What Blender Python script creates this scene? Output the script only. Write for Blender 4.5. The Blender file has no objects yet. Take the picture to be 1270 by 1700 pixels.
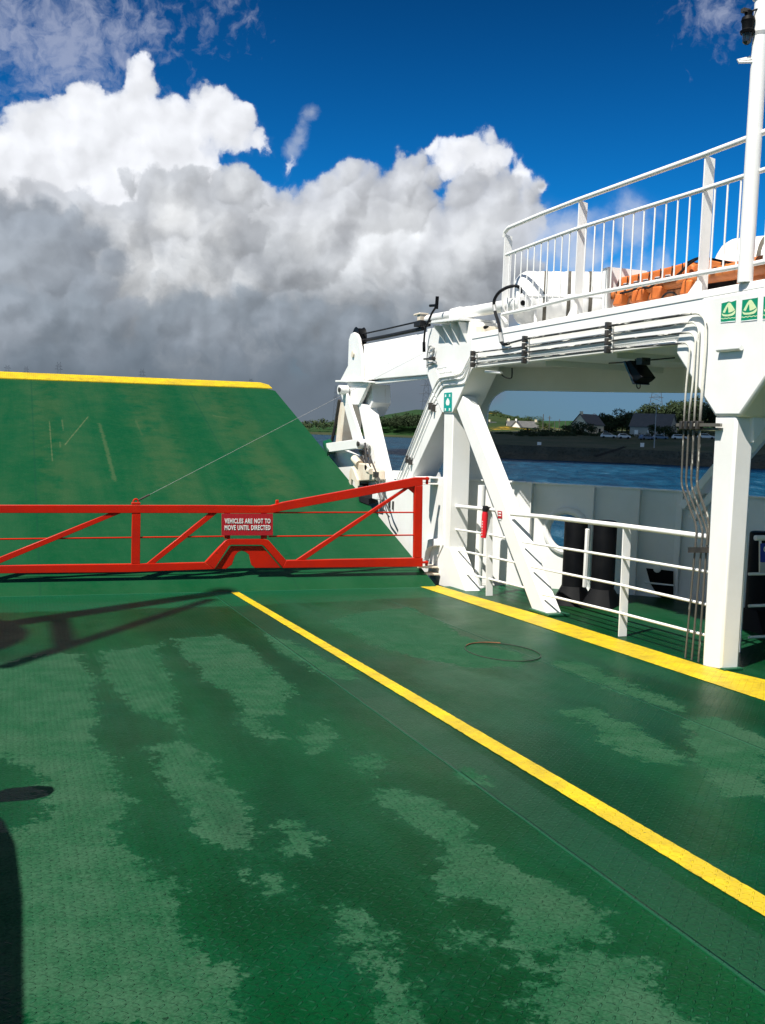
import bpy, bmesh, math, random
import numpy as np
from mathutils import Vector, Matrix

R_ = math.radians
random.seed(7)
scene = bpy.context.scene
C = scene.collection

# ------------------------------------------------------------------ camera
W0, H0, F0 = 1270.0, 1700.0, 1650.0
YAW, PITCH, ROLL = R_(20.3), R_(4.57), R_(2.0)
fw = np.array([math.sin(YAW)*math.cos(PITCH), math.cos(YAW)*math.cos(PITCH), -math.sin(PITCH)])
rt = np.array([math.cos(YAW), -math.sin(YAW), 0.0])
up = np.cross(rt, fw)
rt2 = rt*math.cos(ROLL) + up*math.sin(ROLL)
up2 = up*math.cos(ROLL) - rt*math.sin(ROLL)
cam = bpy.data.cameras.new('camera')
cam.sensor_fit = 'VERTICAL'; cam.sensor_height = 24.0; cam.lens = 24.0*F0/H0
cam.clip_start = 0.05; cam.clip_end = 30000
co = bpy.data.objects.new('camera', cam); C.objects.link(co)
co.matrix_world = Matrix(((rt2[0], up2[0], -fw[0], 0), (rt2[1], up2[1], -fw[1], 0), (rt2[2], up2[2], -fw[2], 0), (0, 0, 0, 1)))
scene.camera = co

# ------------------------------------------------------------------ exposure
scene.view_settings.view_transform = 'Standard'
scene.view_settings.look = 'None'
scene.view_settings.exposure = 0.70
scene.view_settings.gamma = 1.0
scene.view_settings.use_curve_mapping = False

# ------------------------------------------------------------------ sun (port side, a little abaft the beam)
SUN_EL = R_(56.0)
sdir = np.array([-math.cos(SUN_EL)*math.cos(R_(27.6)), -math.cos(SUN_EL)*math.sin(R_(27.6)), math.sin(SUN_EL)])  # towards the sun
sl = bpy.data.lights.new('sun', 'SUN'); sl.energy = 4.8; sl.angle = R_(0.53); sl.color = (1.0, 0.95, 0.87)
so = bpy.data.objects.new('sun', sl); C.objects.link(so)
so.rotation_euler = Vector((-sdir[0], -sdir[1], -sdir[2])).to_track_quat('-Z', 'Y').to_euler()
so.location = (-10, -6, 20)

# ------------------------------------------------------------------ pixel rays (photo survey -> ship coordinates, metres)
H_EYE, SLOPE = 1.75, 0.03                     # eye height over the deck, fall of the deck towards the bow
RY0, RM = 12.7, 0.31                          # ramp hinge and incline
RZ0 = -H_EYE - SLOPE*RY0
XS = 5.77                                     # inboard face of the starboard gantry
def ray(x, y):
    return rt2*((x-W0/2)/F0) - up2*((y-H0/2)/F0) + fw
def onX(x, y, X=XS):
    d = ray(x, y); return d*(X/d[0])
def onY(x, y, Y):
    d = ray(x, y); return d*(Y/d[1])
def onZ(x, y, Z):
    d = ray(x, y); return d*(Z/d[2])
def deck(x, y, off=0.0):
    d = ray(x, y); p = d*(-H_EYE/(d[2]+SLOPE*d[1])); p[2] += off; return p
def ramp(x, y, off=0.0):
    d = ray(x, y); p = d*((RZ0-RM*RY0)/(d[2]-RM*d[1])); p[2] += off; return p
def far(x, y, dist):
    d = ray(x, y); return d*(dist/math.hypot(d[0], d[1]))
def azel(x, y):
    d = ray(x, y); return (math.degrees(math.atan2(d[0], d[1])), math.degrees(math.atan2(d[2], math.hypot(d[0], d[1]))))
def zdeck(Y): return -H_EYE - SLOPE*Y
def zramp(Y): return RZ0 + RM*(Y-RY0)

# ------------------------------------------------------------------ node expression helper
class G:
    def __init__(s, nt): s.nt = nt; s.nt.nodes.clear()
    def n(s, t, **kw):
        nd = s.nt.nodes.new(t)
        for k, v in kw.items(): setattr(nd, k, v)
        return nd
    def put(s, sock, v):
        if isinstance(v, E): s.nt.links.new(v.o, sock)
        elif hasattr(v, 'is_output'): s.nt.links.new(v, sock)
        elif v is not None:
            try: sock.default_value = v
            except Exception:
                sock.default_value = (v[0], v[1], v[2], 1.0)
    def math(s, op, a, b=None, c=None, clamp=False):
        nd = s.n('ShaderNodeMath', operation=op, use_clamp=clamp)
        for i, v in enumerate((a, b, c)):
            if v is not None: s.put(nd.inputs[i], v)
        return E(s, nd.outputs[0])
    def vmath(s, op, a, b=None, scale=None, out=0):
        nd = s.n('ShaderNodeVectorMath', operation=op)
        s.put(nd.inputs[0], a)
        if b is not None: s.put(nd.inputs[1], b)
        if scale is not None: s.put(nd.inputs['Scale'], scale)
        return E(s, nd.outputs[out])
    def mix(s, f, a, b, blend='MIX'):
        nd = s.n('ShaderNodeMix', data_type='RGBA', blend_type=blend)
        s.put(nd.inputs[0], f); 
        for k, v in ((6, a), (7, b)):
            if isinstance(v, tuple) and len(v) == 3: v = v+(1.0,)
            s.put(nd.inputs[k], v)
        return E(s, nd.outputs[2])
    def sstep(s, lo, hi, v):
        nd = s.n('ShaderNodeMapRange', interpolation_type='SMOOTHSTEP')
        s.put(nd.inputs[0], v); nd.inputs[1].default_value = lo; nd.inputs[2].default_value = hi
        return E(s, nd.outputs[0])
    def lin(s, lo, hi, v, a=0.0, b=1.0):
        nd = s.n('ShaderNodeMapRange')
        s.put(nd.inputs[0], v); nd.inputs[1].default_value = lo; nd.inputs[2].default_value = hi
        nd.inputs[3].default_value = a; nd.inputs[4].default_value = b
        return E(s, nd.outputs[0])
    def noise(s, vec, scale, detail=4, rough=0.55, dist=0.0, col=False, dim='3D'):
        nd = s.n('ShaderNodeTexNoise', noise_dimensions=dim)
        s.put(nd.inputs['Vector'], vec); nd.inputs['Scale'].default_value = scale
        nd.inputs['Detail'].default_value = detail; nd.inputs['Roughness'].default_value = rough
        nd.inputs['Distortion'].default_value = dist
        return E(s, nd.outputs[1 if col else 0])
    def voro(s, vec, scale, detail=2, rough=0.5, smooth=0.6, feature='SMOOTH_F1', dim='2D'):
        nd = s.n('ShaderNodeTexVoronoi', voronoi_dimensions=dim, feature=feature)
        s.put(nd.inputs['Vector'], vec); nd.inputs['Scale'].default_value = scale
        nd.inputs['Detail'].default_value = detail; nd.inputs['Roughness'].default_value = rough
        if feature == 'SMOOTH_F1': nd.inputs['Smoothness'].default_value = smooth
        return E(s, nd.outputs[0])
    def xyz(s, x, y, z=0.0):
        nd = s.n('ShaderNodeCombineXYZ')
        for i, v in enumerate((x, y, z)): s.put(nd.inputs[i], v)
        return E(s, nd.outputs[0])
    def sep(s, v):
        nd = s.n('ShaderNodeSeparateXYZ'); s.put(nd.inputs[0], v)
        return [E(s, o) for o in nd.outputs]
    def mapping(s, v, scale=(1, 1, 1), rot=(0, 0, 0), loc=(0, 0, 0)):
        nd = s.n('ShaderNodeMapping'); s.put(nd.inputs[0], v)
        nd.inputs[1].default_value = loc; nd.inputs[2].default_value = rot; nd.inputs[3].default_value = scale
        return E(s, nd.outputs[0])
    def bump(s, h, strength=0.3, dist=0.02):
        nd = s.n('ShaderNodeBump'); nd.inputs['Strength'].default_value = strength; nd.inputs['Distance'].default_value = dist
        s.put(nd.inputs['Height'], h); return E(s, nd.outputs[0])
class E:
    def __init__(s, g, o): s.g = g; s.o = o
    def __add__(s, b): return s.g.math('ADD', s, b)
    __radd__ = __add__
    def __sub__(s, b): return s.g.math('SUBTRACT', s, b)
    def __rsub__(s, b): return s.g.math('SUBTRACT', b, s)
    def __mul__(s, b): return s.g.math('MULTIPLY', s, b)
    __rmul__ = __mul__
    def __truediv__(s, b): return s.g.math('DIVIDE', s, b)
    def max(s, b): return s.g.math('MAXIMUM', s, b)
    def min(s, b): return s.g.math('MINIMUM', s, b)
    def abs(s): return s.g.math('ABSOLUTE', s)
    def clamp(s): return s.g.math('ADD', s, 0.0, clamp=True)

# ------------------------------------------------------------------ world: blue sky with a bank of cumulus
world = bpy.data.worlds.new('World'); scene.world = world; world.use_nodes = True
def build_world():
    g = G(world.node_tree)
    tc = g.n('ShaderNodeTexCoord')
    D = E(g, tc.outputs['Generated'])
    sky = g.n('ShaderNodeTexSky', sky_type='NISHITA'); sky.sun_disc = False
    sky.sun_elevation = SUN_EL; sky.sun_rotation = math.atan2(sdir[0], sdir[1])
    sky.altitude = 0; sky.air_density = 1.0; sky.dust_density = 0.3; sky.ozone_density = 3.0
    x, y, z = g.sep(D)
    az = g.math('ARCTAN2', x, y)*(180/math.pi)
    hor = g.math('SQRT', x*x + y*y)
    el = g.math('ARCTAN2', z, hor)*(180/math.pi)
    P = g.xyz(az, el)
    # clear sky, deepened towards the zenith as a phone camera records it
    gm = g.n('ShaderNodeGamma'); g.put(gm.inputs[0], E(g, sky.outputs[0])); gm.inputs[1].default_value = 1.55
    tint = g.mix(1.0, E(g, gm.outputs[0]), (0.02, 0.31, 0.46), 'MULTIPLY')
    tint = g.vmath('SCALE', tint, scale=g.lin(10.0, 28.0, el, 0.72, 0.30))
    # fractal displacement of the cloud outlines
    n1 = g.noise(P, 0.16, 4, 0.55, col=True, dim='2D'); n2 = g.noise(P, 0.75, 5, 0.6, col=True, dim='2D')
    w1 = g.vmath('SCALE', g.vmath('SUBTRACT', n1, (0.5, 0.5, 0.5)), scale=2.8)
    w2 = g.vmath('SCALE', g.vmath('SUBTRACT', n2, (0.5, 0.5, 0.5)), scale=0.85)
    PW = g.vmath('ADD', P, g.vmath('ADD', w1, w2))
    PS = g.vmath('ADD', P, w2)
    bil = g.voro(PS, 0.40, 2.2, 0.45, 0.75)
    bilL = g.voro(g.vmath('ADD', PS, (-0.45, 0.45, 0)), 0.40, 2.2, 0.45, 0.75)
    fine = g.noise(PW, 1.1, 6, 0.6, dim='2D')
    emb = (bilL - bil)                           # >0 on the side of a billow that faces the light
    lowf = g.noise(PW, 0.12, 3, 0.5, dim='2D')
    midf = g.noise(g.vmath('ADD', PW, (37, 11, 0)), 0.26, 5, 0.55, dim='2D')
    def puffs(lst, vec, k=0.6):
        out = None
        for px, py, r in lst:
            a, e = azel(px, py)
            d = g.vmath('DISTANCE', vec, (a, e, 0), out=1) - r/28.8
            out = d if out is None else g.math('SMOOTH_MIN', out, d, k)
        return out
    def layer(lst, sharp=0.16, amp=1.0, warp=PW, k=0.6):
        d = puffs(lst, warp, k) + (bil-0.42)*amp + (fine-0.5)*amp*0.7
        return d, g.sstep(sharp, -sharp, d)*0.72 + g.sstep(sharp*1.8, -sharp*3.5, d)*0.28
    def lobes(lst, vec):
        # which billow is nearest and how its rounded face is turned to the light from upper left
        best = shade = None
        for px, py, r in lst:
            a, e = azel(px, py); rr = r/28.8
            v = g.vmath('SUBTRACT', vec, (a, e, 0))
            d = g.vmath('LENGTH', v, out=1) - rr
            sh = g.vmath('DOT_PRODUCT', v, (-0.55/rr, 0.83/rr, 0), out=1)
            if best is None: best, shade = d, sh
            else:
                f = g.sstep(-0.35, 0.35, best - d)
                shade = shade*(1.0-f) + sh*f
                best = best.min(d)
        return shade
    # thin, torn cloud high up
    wd = puffs([(20, 40, 80), (110, 55, 95), (190, 70, 60), (245, 48, 38), (345, 18, 16), (400, 22, 14), (60, 105, 40), (1185, 10, 45)], PW, 1.5)
    wm = g.sstep(0.9, -3.6, wd + (fine-0.5)*7.5)*0.60
    col = g.mix(wm, tint, (3.3, 3.6, 4.6))
    # white tops behind
    d1, m1 = layer([(232, 132, 36), (215, 175, 52), (130, 190, 58), (75, 225, 58), (20, 265, 70), (170, 260, 95), (280, 230, 70), (340, 190, 46), (375, 225, 48), (420, 240, 28), (90, 310, 90), (-60, 270, 90),
                   (300, 300, 80), (470, 262, 24),
                   (712, 236, 24), (745, 262, 34), (790, 275, 36), (822, 258, 30), (862, 285, 26), (905, 310, 15)], 0.14, 0.75)
    sh1 = (0.95 + emb*0.30 - g.sstep(1.0, 5.0, d1*-1.0)*0.08 + (midf-0.5)*0.22)
    c1 = g.vmath('SCALE', (6.4, 6.55, 6.9), scale=sh1)
    col = g.mix(m1, col, c1)
    # grey shaded cumulus in front: overlapping masses, each dull along its upper edge, paler inside, dark below
    def mass(col, lst, rim, inner, base, e_hi, e_lo, sharp=0.17, amp=0.75, depth=3.2, tex=0.30, k=0.5, lob=0.20):
        d, m = layer(lst, sharp, amp, PW, k)
        t = g.sstep(0.1, depth, d*-1.0 + (midf-0.5)*2.5)
        c = g.mix(t, rim, inner)
        low = g.sstep(e_hi, e_lo, el + (midf-0.5)*5.0 + (lowf-0.5)*6.0)
        c = g.mix(low, c, base)
        sh0 = 1.0
        if lob: sh0 = 1.0 - lob + g.sstep(-1.3, 1.1, lobes([q for q in lst if q[2] < 110], PW))*(2.0*lob)
        c = g.vmath('SCALE', c, scale=(emb*tex + sh0 + (midf-0.5)*tex*0.7 + (fine-0.5)*0.06))
        return g.mix(m, col, c)
    col = mass(col, [(570,283,28),(545,310,34),(505,322,30),(600,300,30),(640,300,34),(700,262,24),(692,240,12),(722,285,30),(670,300,50),(770,322,46),(830,322,46),(880,332,32),(800,400,95),(650,400,120),(520,400,100),(878,372,40),(470,340,44),(905,300,10),(520,350,40),(580,340,42),(640,350,44),(700,330,44),(760,370,48),(830,390,46),(560,410,52),(640,430,54),(720,440,54),(800,460,52),(500,450,50),(600,490,56),(860,450,44),(700,510,56),(780,530,50),(520,530,50),
                     (440,420,120),(760,480,120),(600,520,140),(300,520,200),(100,520,200)],
               (3.6,3.75,4.05), (5.0,5.15,5.35), (1.95,2.15,2.4), 12.5, 5.0, tex=0.45)
    col = mass(col, [(270,292,24),(208,300,24),(178,312,20),(330,304,36),(390,304,40),(418,330,26),(428,352,16),(300,362,85),(205,400,85),(375,400,75),(330,450,105),(128,345,24),(250,345,34),(300,330,30),(355,350,42),(400,390,44),(290,410,46),(350,450,50),(240,440,44),(420,450,46),(190,370,30),(300,490,50),(400,500,46),(230,480,120),(420,470,60)],
               (3.3,3.45,3.7), (5.5,5.6,5.7), (2.0,2.2,2.45), 10.5, 5.0, tex=0.42)
    col = mass(col, [(20,348,26),(62,352,26),(108,362,26),(148,392,36),(178,432,36),(60,432,85),(0,452,100),(130,500,60),(-60,430,120),(40,390,40),(100,410,42),(30,450,50),(110,470,46),(170,480,38),(60,510,52),(200,520,40)],
               (1.95,2.2,2.55), (2.5,2.78,3.15), (1.7,2.0,2.35), 8.0, 3.0, 0.32, tex=0.40)
    col = mass(col, [(300,575,90),(455,560,70),(600,556,66),(150,575,90),(705,540,50),(0,590,110),(540,528,40),(640,520,40),(-100,560,120),(420,620,120),(620,620,120),(520,650,90),(700,640,90),(760,600,80)],
               (1.75,2.05,2.4), (2.25,2.52,2.9), (1.2,1.5,1.85), 6.5, 1.0, 0.6, 1.4, tex=0.50, lob=0)
    # paler rags of cloud low in front and the little hook of vapour above the gap
    dr = puffs([(640,500,16),(660,520,14),(300,615,26),(430,590,18),(350,640,20)], PW, 1.0)
    col = g.mix(g.sstep(0.9, -1.2, dr + (fine-0.5)*2.5)*0.55, col, (3.3,3.5,3.75))
    dh = puffs([(517,186,3),(509,190,2),(503,202,1),(498,218,2),(493,234,5),(486,250,9)], P, 0.4)
    col = g.mix(g.sstep(0.45, -0.30, dh + (fine-0.5)*0.9)*0.42, col, (4.6,4.9,5.4))
    # grey-blue murk right down to the horizon and soft low clouds elsewhere
    lowm = g.sstep(6.5, 1.0, el + (lowf-0.5)*5.0)*g.sstep(-0.5, 1.5, el + 1.5)
    mk = g.mix(g.sstep(20.0, 34.0, az), (1.0, 1.25, 1.55), (0.95, 1.42, 2.25))
    lowr = g.sstep(7.5, 3.0, el)*g.sstep(14.0, 21.0, az)*0.9
    col = g.mix((lowm*0.9).max(lowr), col, mk)
    # small fair-weather clouds over the upper deck and scattered unseen ones added for neutral fill
    d3, m3 = layer([(900, 405, 46), (940, 395, 36), (960, 430, 35), (1010, 470, 30), (1060, 455, 32), (1110, 440, 34), (1060, 345, 16), (1045, 375, 22), (990, 400, 20)], 0.9, 1.1)
    col = g.mix(m3*0.85, col, (4.7, 5.0, 5.6))
    away = g.sstep(40.0, 60.0, g.math('ABSOLUTE', az-20.0))
    sc = g.sstep(0.45, 0.62, g.noise(g.vmath('MULTIPLY', D, (1.0, 1.0, 1.6)), 2.1, 6, 0.6))*away*g.sstep(2.0, 12.0, el)
    col = g.mix(sc*0.85, col, (5.4, 5.1, 4.5))
    below = g.sstep(-0.3, -3.0, el)
    col = g.mix(below, col, (0.15, 0.4, 0.6))
    bg = g.n('ShaderNodeBackground'); g.put(bg.inputs[0], col); bg.inputs[1].default_value = 0.09
    out = g.n('ShaderNodeOutputWorld'); g.nt.links.new(bg.outputs[0], out.inputs[0])
build_world()
world.cycles.sampling_method = 'MANUAL'; world.cycles.sample_map_resolution = 512

# ------------------------------------------------------------------ materials
MATS = {}
def material(name):
    m = bpy.data.materials.new(name); m.use_nodes = True
    g = G(m.node_tree)
    bs = g.n('ShaderNodeBsdfPrincipled'); out = g.n('ShaderNodeOutputMaterial')
    g.nt.links.new(bs.outputs[0], out.inputs[0])
    return m, g, bs
def setp(g, bs, col=None, rough=None, normal=None, metal=None, spec=None):
    if col is not None: g.put(bs.inputs['Base Color'], col if not (isinstance(col, tuple) and len(col) == 3) else col+(1,))
    if rough is not None: g.put(bs.inputs['Roughness'], rough)
    if normal is not None: g.put(bs.inputs['Normal'], normal)
    if metal is not None: g.put(bs.inputs['Metallic'], metal)
    if spec is not None: g.put(bs.inputs['Specular IOR Level'], spec)
def pos(g):
    return E(g, g.n('ShaderNodeNewGeometry').outputs['Position'])

def m_paint(name, c, c2, rough=0.4, nscale=2.2, stain=None, stain_amt=0.0, bump=0.05):
    m, g, bs = material(name)
    p = pos(g)
    n = g.noise(p, nscale, 5, 0.6); f = g.noise(p, 45.0, 3, 0.6)
    col = g.mix(g.sstep(0.35, 0.7, n), c, c2)
    if stain:
        st = g.noise(g.mapping(p, (5, 5, 1.1)), 1.6, 6, 0.7)
        col = g.mix(g.sstep(0.66, 0.80, st)*stain_amt, col, stain)
    setp(g, bs, col, g.lin(0.3, 0.7, n, rough-0.08, rough+0.1), g.bump(f*0.6 + g.noise(p, 7.0, 2)*1.2, bump, 0.01))
    if name == 'white_paint':
        ch = g.sstep(0.735, 0.76, g.noise(p, 10.0, 4, 0.55))*g.sstep(0.52, 0.66, g.noise(p, 1.4, 3))
        run = g.sstep(0.64, 0.74, g.noise(g.mapping(p, (16, 16, 0.8)), 1.0, 4, 0.6))*g.sstep(0.54, 0.68, g.noise(p, 0.8, 3))
        col = g.mix(run*0.32, col, (0.46, 0.36, 0.24)); col = g.mix(ch*0.85, col, (0.20, 0.12, 0.07))
        h = g.noise(p, 3.0, 3, 0.5)*1.6 + g.noise(p, 70.0, 2, 0.5)*0.25 - ch*0.8
        setp(g, bs, col, None, g.bump(h, 0.14, 0.012))
    if 'red_p' in name:
        ch = g.sstep(0.72, 0.75, g.noise(p, 16.0, 4, 0.55))*g.sstep(0.50, 0.62, g.noise(p, 2.0, 3))
        setp(g, bs, g.mix(ch*0.8, col, (0.10, 0.03, 0.015)), None)
    if 'red_p' in name: bs.inputs['Specular IOR Level'].default_value = 0.2
    if 'black' in name: bs.inputs['Specular IOR Level'].default_value = 0.10
    MATS[name] = m; return m
m_paint('white_paint', (0.80, 0.80, 0.78), (0.74, 0.74, 0.71), 0.38, 1.6, (0.52, 0.40, 0.27), 0.38, 0.09)
m_paint('white_canister', (0.82, 0.82, 0.80), (0.72, 0.72, 0.70), 0.3, 3.0, (0.5, 0.48, 0.42), 0.3)
m_paint('cream_paint', (0.72, 0.66, 0.54), (0.60, 0.50, 0.38), 0.5, 4.0, (0.40, 0.22, 0.10), 0.6)
m_paint('red_paint', (0.52, 0.016, 0.004), (0.43, 0.014, 0.005), 0.32, 3.0, (0.20, 0.02, 0.012), 0.5)
m_paint('sign_red', (0.42, 0.012, 0.022), (0.38, 0.012, 0.02), 0.3, 3.0)
m_paint('bright_red', (0.62, 0.012, 0.02), (0.55, 0.012, 0.02), 0.3, 3.0)
m_paint('black_rubber', (0.012, 0.013, 0.015), (0.022, 0.022, 0.024), 0.5, 6.0)
m_paint('black_paint', (0.0025, 0.003, 0.004), (0.005, 0.0055, 0.0065), 0.5, 4.0)
m_paint('dark_steel', (0.022, 0.022, 0.022), (0.05, 0.042, 0.034), 0.5, 9.0)
m_paint('grey_steel', (0.34, 0.35, 0.35), (0.25, 0.25, 0.24), 0.45, 9.0)
m_paint('rust', (0.22, 0.09, 0.035), (0.10, 0.04, 0.02), 0.8, 9.0)
m_paint('orange_fabric', (0.62, 0.165, 0.028), (0.50, 0.125, 0.022), 0.55, 6.0, (0.35, 0.10, 0.03), 0.4, 0.2)
m_paint('orange_tube', (0.55, 0.17, 0.035), (0.42, 0.12, 0.03), 0.5, 5.0, (0.25, 0.09, 0.03), 0.4, 0.2)
m_paint('grey_patch', (0.42, 0.42, 0.42), (0.35, 0.35, 0.35), 0.6, 5.0)
m_paint('strap', (0.10, 0.09, 0.07), (0.06, 0.055, 0.045), 0.8, 9.0)
m_paint('green_paint', (0.004, 0.085, 0.035), (0.010, 0.07, 0.035), 0.4, 3.0)
m_paint('sign_green', (0.0, 0.24, 0.12), (0.0, 0.21, 0.11), 0.4, 3.0)
m_paint('sign_teal', (0.0, 0.30, 0.25), (0.0, 0.27, 0.23), 0.4, 3.0)
m_paint('sign_pale', (0.62, 0.74, 0.42), (0.58, 0.66, 0.38), 0.5, 30.0)
m_paint('sign_white', (0.80, 0.82, 0.78), (0.78, 0.78, 0.76), 0.5, 3.0)
m_paint('sign_blue', (0.01, 0.03, 0.28), (0.01, 0.03, 0.25), 0.35, 3.0)
m_paint('van_paint', (0.30, 0.32, 0.34), (0.28, 0.30, 0.32), 0.25, 3.0)
m_paint('window_dark', (0.01, 0.012, 0.015), (0.015, 0.017, 0.02), 0.08, 3.0)
m_paint('house_wall', (0.70, 0.62, 0.44), (0.62, 0.54, 0.38), 0.8, 0.5)
m_paint('house_white', (0.78, 0.77, 0.72), (0.70, 0.69, 0.64), 0.8, 0.5)
m_paint('house_grey', (0.34, 0.34, 0.30), (0.26, 0.27, 0.24), 0.85, 0.5)
m_paint('slate', (0.075, 0.078, 0.078), (0.10, 0.10, 0.098), 0.6, 1.0)
m_paint('bark', (0.07, 0.05, 0.035), (0.04, 0.03, 0.02), 0.9, 2.0)
m_paint('pale_car', (0.62, 0.63, 0.63), (0.58, 0.58, 0.58), 0.3, 1.0)
m_paint('blue_car', (0.12, 0.16, 0.24), (0.10, 0.14, 0.2), 0.3, 1.0)
m_paint('pylon_steel', (0.05, 0.06, 0.075), (0.07, 0.08, 0.095), 0.6, 0.2)
m_paint('pole_wood', (0.06, 0.055, 0.05), (0.09, 0.08, 0.07), 0.9, 0.5)

def m_pipe():
    m, g, bs = material('peeling_pipe')
    p = pos(g); x, y, z = g.sep(p)
    n = g.noise(g.mapping(p, (30, 3.0, 30)), 1.0, 6, 0.7)
    drop = g.sstep(7.75, 7.55, y)                       # the runs that fall beside the column
    low = g.sstep(0.55, 0.15, z)
    nv = g.noise(g.mapping(p, (30, 30, 4.0)), 1.0, 6, 0.7)
    w = g.mix(drop, g.sstep(0.55, 0.60, n), g.mix(low, g.sstep(0.36, 0.42, nv), g.sstep(0.60, 0.66, nv)))
    dark = g.mix(low, (0.030, 0.030, 0.028), (0.085, 0.080, 0.066))
    col = g.mix(w, dark, (0.70, 0.68, 0.60))
    setp(g, bs, col, 0.5, g.bump(n, 0.2, 0.01)); MATS['peeling_pipe'] = m
m_pipe()

def tread(g, p, s=26.0):
    # raised tear pattern of the plates: short bars lying alternately at +-45 degrees
    x, y, z = g.sep(p)
    u = x*s; v = y*s
    iu = g.math('FLOOR', u); iv = g.math('FLOOR', v)
    par = g.math('MODULO', g.math('ABSOLUTE', iu+iv), 2.0)
    fu = g.math('FRACT', u)-0.5; fv = g.math('FRACT', v)-0.5
    a = (fu+fv)*0.7071; b = (fu-fv)*0.7071
    la = a*(1.0-par) + b*par; lb = b*(1.0-par) + a*par
    d = g.math('SQRT', (la*la)*7.0 + (lb*lb)*80.0)
    return g.sstep(1.15, 0.75, d)

def m_deck():
    m, g, bs = material('deck_green')
    p = pos(g); x, y, z = g.sep(p)
    at = g.n('ShaderNodeAttribute'); at.attribute_name = 'dry_glare'; dry_glare0 = E(g, at.outputs['Fac'])
    at2 = g.n('ShaderNodeAttribute'); at2.attribute_name = 'bow'; bow = E(g, at2.outputs['Fac'])
    tr = tread(g, p)
    jag = g.noise(g.mapping(p, (1, 0.55, 1)), 2.6, 7, 0.62); jag2 = g.noise(p, 16, 4, 0.65)
    stre = g.noise(g.mapping(p, (1.1, 0.22, 1)), 1.1, 5, 0.6)
    edge = dry_glare0 + (g.noise(p, 6.5, 5, 0.65)-0.5)*0.50 + (jag-0.5)*0.72 + (jag2-0.5)*0.62 + (g.noise(p, 55, 3, 0.6)-0.5)*0.22 - tr*0.04
    dry_glare = g.sstep(0.47, 0.545, edge)  # dried patches and painted glare share this mask
    damp = g.sstep(0.30, 0.56, edge + (g.noise(p, 1.7, 5)-0.5)*0.5)     # half dried margin
    film = g.sstep(0.38, 0.68, stre)
    wet = g.mix(film, (0.0003, 0.025, 0.0055), (0.0006, 0.044, 0.0115))
    wet = g.mix(g.sstep(0.52, 0.75, g.noise(p, 0.9, 4))*0.5, wet, (0.0006, 0.050, 0.022))
    wet = g.mix(g.sstep(0.50, 0.70, g.noise(g.mapping(p, (2.2, 0.5, 1)), 2.0, 6, 0.65))*0.35, wet, (0.003, 0.042, 0.017))
    strip = g.sstep(2.34, 2.37, x)*g.sstep(2.66, 2.62, x)
    wet = g.mix(strip*0.55, wet, (0.010, 0.046, 0.024))
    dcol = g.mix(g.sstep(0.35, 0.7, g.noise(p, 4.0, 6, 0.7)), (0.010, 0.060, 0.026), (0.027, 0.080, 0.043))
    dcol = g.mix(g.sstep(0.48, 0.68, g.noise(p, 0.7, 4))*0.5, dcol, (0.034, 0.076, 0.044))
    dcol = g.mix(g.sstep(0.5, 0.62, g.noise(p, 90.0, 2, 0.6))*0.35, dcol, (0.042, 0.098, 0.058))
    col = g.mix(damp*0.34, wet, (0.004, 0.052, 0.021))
    col = g.mix(dry_glare*0.92, col, dcol)
    glare_zone = g.sstep(2.75, 3.2, x)*g.sstep(4.5, 7.5, y)*g.sstep(0.38, 0.62, g.noise(g.mapping(p, (1.6, 0.5, 1)), 0.9, 5, 0.6))
    col = g.mix(glare_zone*0.5, col, (0.014, 0.066, 0.033))  # glare right of the centre line, painted as a paler green
    tyre = g.sstep(0.16, 0.05, g.math('ABSOLUTE', x-0.95 + (stre-0.5)*0.25)).max(g.sstep(0.16, 0.05, g.math('ABSOLUTE', x-4.9 + (stre-0.5)*0.25)))
    col = g.mix(tyre*g.sstep(0.45, 0.65, g.noise(g.mapping(p, (2.0, 0.35, 1)), 1.5, 5))*0.30, col, (0.006, 0.022, 0.013))
    # fresh green band near the ramp and the rusty traffic tint just aft of it
    col = g.mix(g.sstep(0.45, 0.56, bow + (jag-0.5)*0.3)*0.85, col, (0.0028, 0.066, 0.026))
    rust = g.sstep(1.5, 0.2, g.math('ABSOLUTE', y-10.9))*g.sstep(0.42, 0.62, g.noise(g.mapping(p, (0.7, 0.5, 1)), 0.8, 5))
    col = g.mix(rust*0.14, col, (0.045, 0.040, 0.018))
    specks = g.sstep(0.71, 0.76, g.noise(p, 22.0, 3, 0.5))
    col = g.mix(specks*0.7, col, (0.004, 0.016, 0.009))
    grit = g.noise(p, 75.0, 3, 0.65)
    col = g.mix(g.sstep(0.35, 0.62, grit)*0.30, col, g.vmath('SCALE', col, scale=1.7))
    col = g.mix(g.sstep(0.50, 0.30, grit)*0.45, col, g.vmath('SCALE', col, scale=0.45))
    col = g.mix(tr*g.sstep(0.42, 0.60, g.noise(p, 12.0, 4, 0.6))*0.34, col, (0.022, 0.100, 0.058))
    # weld seams between the plates
    seam = None
    for sx in (2.36, -1.9, 4.4):
        q = g.sstep(0.016, 0.006, g.math('ABSOLUTE', x-sx + (g.noise(p, 3.0, 2)-0.5)*0.012))
        seam = q if seam is None else seam.max(q)
    col = g.mix(seam*0.35, col, (0.02, 0.10, 0.06))
    rg = g.lin(0.0, 1.0, dry_glare, 0.36, 0.66) + (g.noise(p, 1.3, 5)-0.5)*0.30 + (jag2-0.5)*0.12
    h = tr*0.9 + seam*1.5 + g.noise(p, 60, 3)*0.35
    setp(g, bs, col, rg, g.bump(h, 1.0, 0.006), spec=g.lin(0.0, 1.0, dry_glare, 0.065, 0.03)); MATS['deck_green'] = m
m_deck()

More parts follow.
